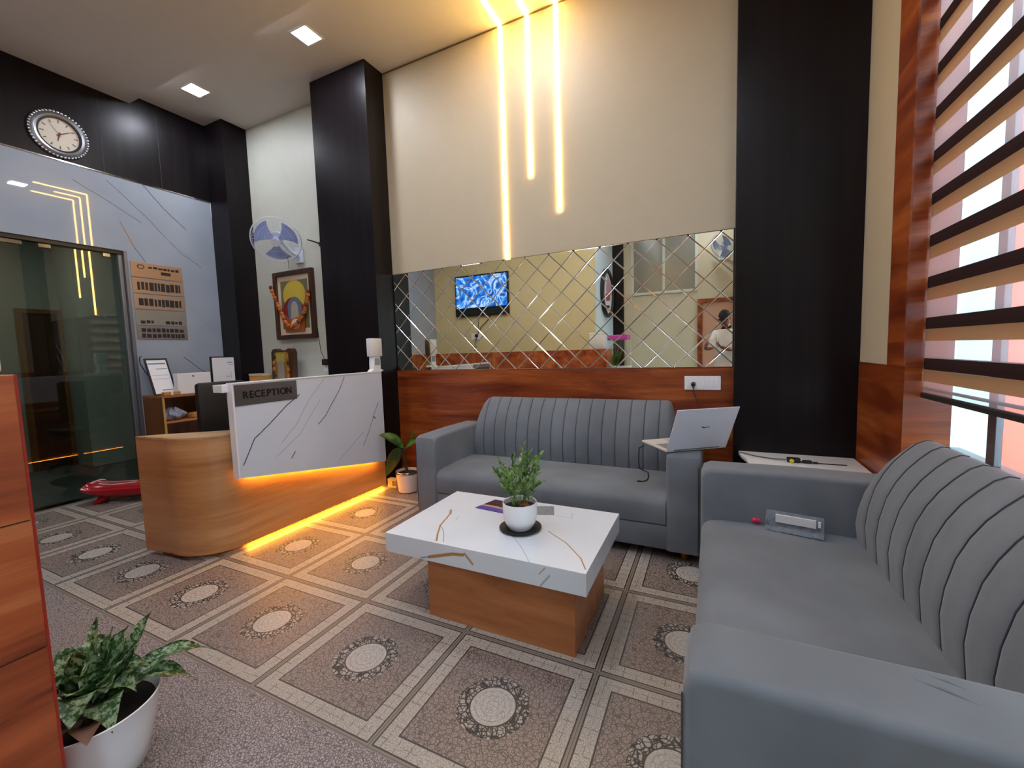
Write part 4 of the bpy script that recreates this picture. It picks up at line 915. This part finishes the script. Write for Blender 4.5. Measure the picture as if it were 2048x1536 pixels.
leaf((-1.72, .47, .20), (-1.62, .40, .262), .035, .05, plain('pale_dry_leaf', '#b5a69a', .7), vp, .3)
# plant between desk and long sofa
bp_ = T('broad_leaf_plant', 'green plant with two broad leaves in a white pot behind the long sofa arm', 'plant', (-2.60, 3.06, 0))
c1 = (-2.60, 3.06)
bp_.add('pot', bm_lathe([(0, .004), (.082, .004), (.088, .010), (.100, .12), (.108, .195), (.106, .200), (.101, .196), (.094, .17), (0, .17)], *c1, 48), plain('rose_white_pot', '#e6d8d0', .35), True)
bp_.add('pot_band', bm_lathe([(.1085, .176), (.1100, .180), (.1100, .196), (.1065, .201)], *c1, 48), M['steel2'], True)
bp_.add('soil', bm_lathe([(0, .178), (.10, .176), (.1, .172), (0, .172)], *c1, 24), M['soil'])
bp_.add('stalk', bm_tube([(-2.60, 3.06, .17), (-2.61, 3.05, .30), (-2.62, 3.03, .44)], [.014, .013, .010], 8), plain('brown_stalk', '#4a3a1c', .7), True)
leaf((-2.60, 3.03, .42), (-2.775, 2.90, .56), .052, .07, M['leaf_green'], bp_, .2, (0, -.6, .8)); leaf((-2.61, 3.0, .43), (-2.765, 2.95, .155), .068, .02, plain('dark_green_leaf', '#33562f', .3), bp_, .2, (0, -1, .1))
leaf((-2.61, 3.04, .40), (-2.40, 3.0, .50), .060, .05, M['leaf_green'], bp_, .2, (0, -.6, .8)); leaf((-2.60, 3.07, .40), (-2.52, 3.15, .58), .05, .03, M['leaf_green'], bp_)
mb = T('floor_vent_box', 'small pale box with a dark grille on the floor at the desk end', 'box', (-2.82, 3.105, 0))
mb.add('box', bm_box(-2.872, -2.765, 3.082, 3.135, 0, .085, .003), plain('ivory_plastic', '#c9b48c', .5))
mb.add('grille', join(*[bm_box(-2.812+i*.009, -2.808+i*.009, 3.0805, 3.0822, .018, .068) for i in range(5)]), M['black'])

# ================================================================== BEHIND THE CAMERA, SEEN IN THE MIRROR
tv = T('television', 'black wall television with a blue abstract picture, seen in the mirror', 'television', (-4.24, -.78, 2.45))
tv.add('housing', bm_box(-4.86, -3.62, -.779, -.73, 2.03, 2.86, .008), M['black'])
t = Mt('blue_screen_picture'); n1 = t.noise(scale=3.2, detail=3, rough=.5, dist=2.5)
cc = t.cramp(n1, [(.30, '#0b1420'), (.42, '#1c56b8'), (.5, '#2f86d8'), (.56, '#bcd0f0'), (.6, '#2c6fce'), (.75, '#0e2c6a')])
t.base('#000000').set(es=.8); t.nt.links.new(cc, t.p.inputs['Emission Color'])
tv.add('screen', bm_box(-4.83, -3.65, -.7295, -.728, 2.20, 2.83), t.m)
tv.add('speaker_bar', bm_box(-4.84, -3.64, -.76, -.715, 2.035, 2.15, .01), M['rubber'])
tc_ = T('tv_cable', 'black cable from the television down to its white wall socket, in the mirror', 'cable', (-4.4, -.77, 1.6))
tc_.add('cable', bm_tube([(-4.05, -.765, 2.03), (-4.12, -.76, 1.93), (-4.28, -.76, 1.80), (-4.36, -.765, 1.66), (-4.40, -.765, 1.56)], .007, 6), M['cable'])
tc_.add('second_cable', bm_tube([(-4.33, -.765, 2.03), (-4.34, -.76, 1.85), (-4.36, -.765, 1.68)], .005, 6), M['cable'])
tc_.add('hanging_cable', bm_tube([(-4.40, -.755, 1.56), (-4.44, -.75, 1.46), (-4.40, -.75, 1.40), (-4.46, -.75, 1.32)], .006, 6), M['cable'])
tc_.add('socket_plate', bm_box(-4.52, -4.28, -.779, -.765, 1.55, 1.68, .004), M['white']); tc_.add('adapter', bm_box(-4.42, -4.36, -.765, -.735, 1.60, 1.66, .006), M['black'])
st = T('pedestal', 'plain white pedestal standing beside the end of the wood partition', 'pedestal', (-1.44, -.24, 0))
st.add('top', bm_box(-1.68, -1.20, -.42, -.06, .92, .95, .004), M['white']); st.add('column', bm_box(-1.62, -1.26, -.38, -.10, .02, .92, .004), M['ceramic']); st.add('plinth', bm_box(-1.65, -1.23, -.40, -.08, 0, .025, .003), M['white'])
ft = T('fish_tank', 'small clear tank with pink lid and green plant, seen in the mirror', 'fish tank', (-1.44, -.24, .95))
ft.add('glass', join(bm_box(-1.64, -1.24, -.39, -.385, .99, 1.42), bm_box(-1.64, -1.24, -.095, -.09, .99, 1.42), bm_box(-1.64, -1.635, -.385, -.095, .99, 1.42), bm_box(-1.245, -1.24, -.385, -.095, .99, 1.42)), M['clear'])
ft.add('lid', bm_box(-1.65, -1.23, -.40, -.08, 1.42, 1.50, .012), plain('pink_lid', '#c43aa8', .35)); ft.add('base', bm_box(-1.67, -1.21, -.41, -.07, .951, .99, .008), M['white'])
q = random.Random(4); gm = plain('green_water_plant', '#58b83c', .5)
for k in range(9): leaf((-1.44+q.uniform(-.04, .04), -.2+q.uniform(-.04, .04), .992), (-1.44+q.uniform(-.14, .14), -.22+q.uniform(-.10, .06), 1.16+q.random()*.18), .045, .03, gm, ft, .2)
wc = T('white_canister', 'white rounded box standing on the end of the wood partition', 'box', (-1.61, .24, 1.28))
wc.add('body', bm_box(-1.72, -1.495, .11, .368, 1.2805, 1.52, .012), M['white'], True); wc.add('lid', bm_box(-1.725, -1.490, .105, .372, 1.505, 1.535, .01), M['ceramic'], True)
rs = T('round_sign', 'round black-rimmed sign with pink and red picture on the pale wall, in the mirror', 'sign', (-1.93, -1.72, 2.38), rot=(0, R(90), 0), local=True)
rs.add('rim', bm_lathe([(.40, .0), (.40, .05), (.42, .07), (.46, .07), (.48, .05), (.48, .0)], 0, 0, 56), M['black'], True)
rs.add('face', bm_lathe([(0, .0), (0, .03), (.402, .03), (.402, 0)], 0, 0, 48), plain('white_sign_face', '#dfe2ea', .4))
rs.add('pink_field', bm_prism([(-.34, -.05), (-.20, -.30), (.0, -.36), (.05, .05), (-.10, .12)], 2, .030, .033), plain('pink_field', '#c88a98', .5)); rs.add('red_field', bm_prism([(-.02, -.2), (.12, -.22), (.16, .10), (.02, .16)], 2, .033, .036), plain('red_field', '#b8463c', .5))
rs.add('dark_mark', bm_prism([(.22, -.16), (.28, -.18), (.30, .16), (.25, .14)], 2, .030, .034), M['black'])
f2 = copy_tree(wf.e); f2.location = (.16, -2.16, 3.12); f2.rotation_euler = (0, 0, math.pi)
f2['label'] = 'white caged wall fan above the wooden door, seen in the mirror corner'

# the photographer
def skin(name, vs, es, mat_, parent, sub=2, flat=1.0):
    me = bpy.data.meshes.new(name); me.from_pydata([v[0] for v in vs], es, []); me.materials.append(mat_)
    o = bpy.data.objects.new(name, me); COL.objects.link(o); o.parent = parent
    sk_ = o.modifiers.new('Skin', 'SKIN'); sk_.use_smooth_shade = True
    for i, v in enumerate(vs):
        d = me.skin_vertices[0].data[i]; r_ = v[1]; d.radius = r_ if isinstance(r_, tuple) else (r_, r_*flat)
        d.use_root = (i == 0)
    sb_ = o.modifiers.new('Sub', 'SUBSURF'); sb_.levels = sub; sb_.render_levels = sub
    return o
SK = plain('brown_skin', '#8a5238', .5); SH = plain('white_cotton', '#d9d7d2', .8); TR = plain('pale_grey_cotton', '#b9bac0', .8); HR = plain('black_hair', '#0d0c10', .6)
OX, OY = .20, -.44   # base point of the standing figure
ps = T('person', 'person in a white short-sleeved shirt and black cap photographing with a raised phone', 'person', (OX, OY, 0), local=True)
L_ = lambda x_, y_, z_: (x_-OX, y_-OY, z_)
bodyv = [(L_(.20, -.45, .96), .135), (L_(.20, -.45, 1.12), .125), (L_(.20, -.445, 1.30), .14), (L_(.20, -.44, 1.44), .125), (L_(.19, -.42, 1.53), .055), (L_(.174, -.365, 1.63), .056),
         (L_(.06, -.43, 1.455), .062), (L_(-.02, -.36, 1.25), .043), (L_(-.085, -.16, 1.24), .033), (L_(-.085, -.092, 1.265), .024),
         (L_(.345, -.44, 1.455), .062), (L_(.41, -.37, 1.24), .043), (L_(.22, -.18, 1.22), .034), (L_(.105, -.088, 1.262), .024),
         (L_(.11, -.45, .86), .095), (L_(.10, -.43, .48), .062), (L_(.10, -.46, .10), .040), (L_(.10, -.36, .035), .034),
         (L_(.29, -.45, .86), .095), (L_(.31, -.43, .48), .062), (L_(.31, -.46, .10), .040), (L_(.31, -.36, .035), .034)]
bodye = [(0, 1), (1, 2), (2, 3), (3, 4), (4, 5), (3, 6), (6, 7), (7, 8), (8, 9), (3, 10), (10, 11), (11, 12), (12, 13), (0, 14), (14, 15), (15, 16), (16, 17), (0, 18), (18, 19), (19, 20), (20, 21)]
skin('body', bodyv, bodye, SK, ps.e)
skin('shirt', [(L_(.20, -.45, .80), .20), (L_(.20, -.45, .98), .185), (L_(.20, -.45, 1.12), .168), (L_(.20, -.445, 1.30), .165), (L_(.20, -.44, 1.43), .145), (L_(.193, -.425, 1.515), .072), (L_(.055, -.43, 1.45), .085), (L_(-.0, -.38, 1.30), .07), (L_(.35, -.44, 1.45), .085), (L_(.395, -.39, 1.30), .07)],
     [(0, 1), (1, 2), (2, 3), (3, 4), (4, 5), (4, 6), (6, 7), (4, 8), (8, 9)], SH, ps.e)
skin('trousers', [(L_(.20, -.45, .90), (.15, .12)), (L_(.115, -.45, .76), .105), (L_(.10, -.43, .48), .082), (L_(.10, -.455, .12), .066), (L_(.285, -.45, .76), .105), (L_(.31, -.43, .48), .082), (L_(.31, -.455, .12), .066)], [(0, 1), (1, 2), (2, 3), (0, 4), (4, 5), (5, 6)], TR, ps.e)
# head: egg with jaw, brow, nose, ears; turned down to the phone
Hm = Matrix.Translation(L_(.168, -.335, 1.69)) @ Matrix.Rotation(R(22), 4, 'Z') @ Matrix.Rotation(R(-26), 4, 'X')
bm = bmesh.new(); bmesh.ops.create_uvsphere(bm, u_segments=40, v_segments=28, radius=1)
for v in bm.verts:
    x_, y_, z_ = v.co; sx, sy, sz = .076, .095, .118
    if z_ < 0: sx *= 1-.28*z_*z_; sy *= 1-.16*z_*z_*(1 if y_ > 0 else 2.2)
    px, py, pz = x_*sx, y_*sy, z_*sz
    if y_ > .2:
        py += .018*math.exp(-((px/.011)**2+((pz+.022)/.018)**2)) + .010*math.exp(-((px/.009)**2+((pz+.002)/.02)**2))
        py += .006*math.exp(-((px/.030)**2+((pz+.062)/.012)**2)) + .008*math.exp(-((px/.022)**2+((pz+.100)/.016)**2)) + .004*math.exp(-((px/.06)**2+((pz-.022)/.01)**2))
        for ex in (-.031, .031): py -= .009*math.exp(-(((px-ex)/.015)**2+((pz-.004)/.011)**2))
    v.co = (px, py, pz)
hd_ = ps.add('head', xf(bm, Hm), SK, 'all')
for ex in (-.031, .031):
    ps.add('eye', xf(bm_ball((ex, .079, .003), .0105), Hm), M['ceramic'], True, parent=hd_); ps.add('iris', xf(bm_ball((ex, .0866, .001), (.0055, .004, .0055)), Hm), HR, True, parent=hd_)
    ps.add('eyebrow', xf(bm_tube([(ex-.016, .088, .022), (ex, .093, .027), (ex+.016, .086, .022)], [.002, .0032, .002], 6), Hm), HR, parent=hd_)
    ps.add('ear', xf(bm_ball((ex*2.52, -.002, -.004), (.010, .018, .030)), Hm), SK, True, parent=hd_)
ps.add('mouth', xf(bm_tube([(-.024, .088, -.060), (0, .099, -.058), (.024, .088, -.060)], [.002, .0052, .002], 8), Hm), plain('lip', '#6e3430', .5), True, parent=hd_)
bm = bmesh.new(); bmesh.ops.create_uvsphere(bm, u_segments=32, v_segments=20, radius=1)
bmesh.ops.delete(bm, geom=[v for v in bm.verts if v.co.z < -.55 or (v.co.z < .22 and v.co.y > -.05 and abs(v.co.x) < .97) or (v.co.z < .3 and v.co.y > .55)], context='VERTS')
for v in bm.verts: v.co = (v.co.x*.083, v.co.y*.103-.002, v.co.z*.122+.006)
ps.add('hair', xf(bm, Hm), HR, 'all', parent=hd_)
bm = bmesh.new(); bmesh.ops.create_uvsphere(bm, u_segments=32, v_segments=20, radius=1); bmesh.ops.delete(bm, geom=[v for v in bm.verts if v.co.z < .22], context='VERTS')
for v in bm.verts: v.co = (v.co.x*.088, v.co.y*.108, v.co.z*.126+.006)
ps.add('cap', xf(bm, Hm), plain('black_cap', '#101014', .8), 'all')
ps.add('cap_brim', xf(bm_grid(lambda u, v: Vector(((u-.5)*.14, .085+.055*math.sin(math.pi*u)*v+.01, .036-.012*v-.012*(2*u-1)**2)), 12, 4, .003), Hm), bpy.data.materials['black_cap'], 'all')
for sd_, wx, el_ in ((-1, -.085, (-.02, -.36, 1.25)), (1, .105, (.41, -.37, 1.24))):
    w0 = L_(wx, -.092, 1.265); px = .072*sd_
    skin('hand', [(w0, (.022, .018)), (L_(px+.012*sd_, -.066, 1.285), (.024, .013)), (L_(px+.006*sd_, -.055, 1.31), (.026, .012))], [(0, 1), (1, 2)], SK, ps.e)
    for k, ln in enumerate((.030, .035, .033, .027)):
        z_ = 1.328-.018*k; skin('finger', [(L_(px+.010*sd_, -.054, z_), .0085), (L_(px+.008*sd_, -.034, z_+.003), .0082), (L_(px-.002*sd_, -.020, z_+.003), .0076), (L_(px-(ln-.012)*sd_, -.0175, z_+.001), .0068)], [(0, 1), (1, 2), (2, 3)], SK, ps.e, 1)
    skin('thumb', [(L_(px+.010*sd_, -.064, 1.288), .010), (L_(px-.002*sd_, -.062, 1.308), .0095), (L_(px-.022*sd_, -.050, 1.318), .0078)], [(0, 1), (1, 2)], SK, ps.e, 1)
for x_ in (.10, .31): ps.add('shoe', bm_ball(L_(x_, -.385, .042), (.05, .135, .042)), HR, True)
ph = T('phone', 'white phone held level in both hands of the person in the mirror', 'phone', (0, -.04, 1.30))
ph.add('body', bm_box(-.078, .078, -.043, -.034, 1.262, 1.342, .004), M['white']); ph.add('screen', bm_box(-.074, .074, -.0442, -.0431, 1.266, 1.338), M['black'])
ph.add('camera_lens', bm_cyl((.055, -.034, 1.325), (.055, -.0315, 1.325), .007, 16), M['black'])
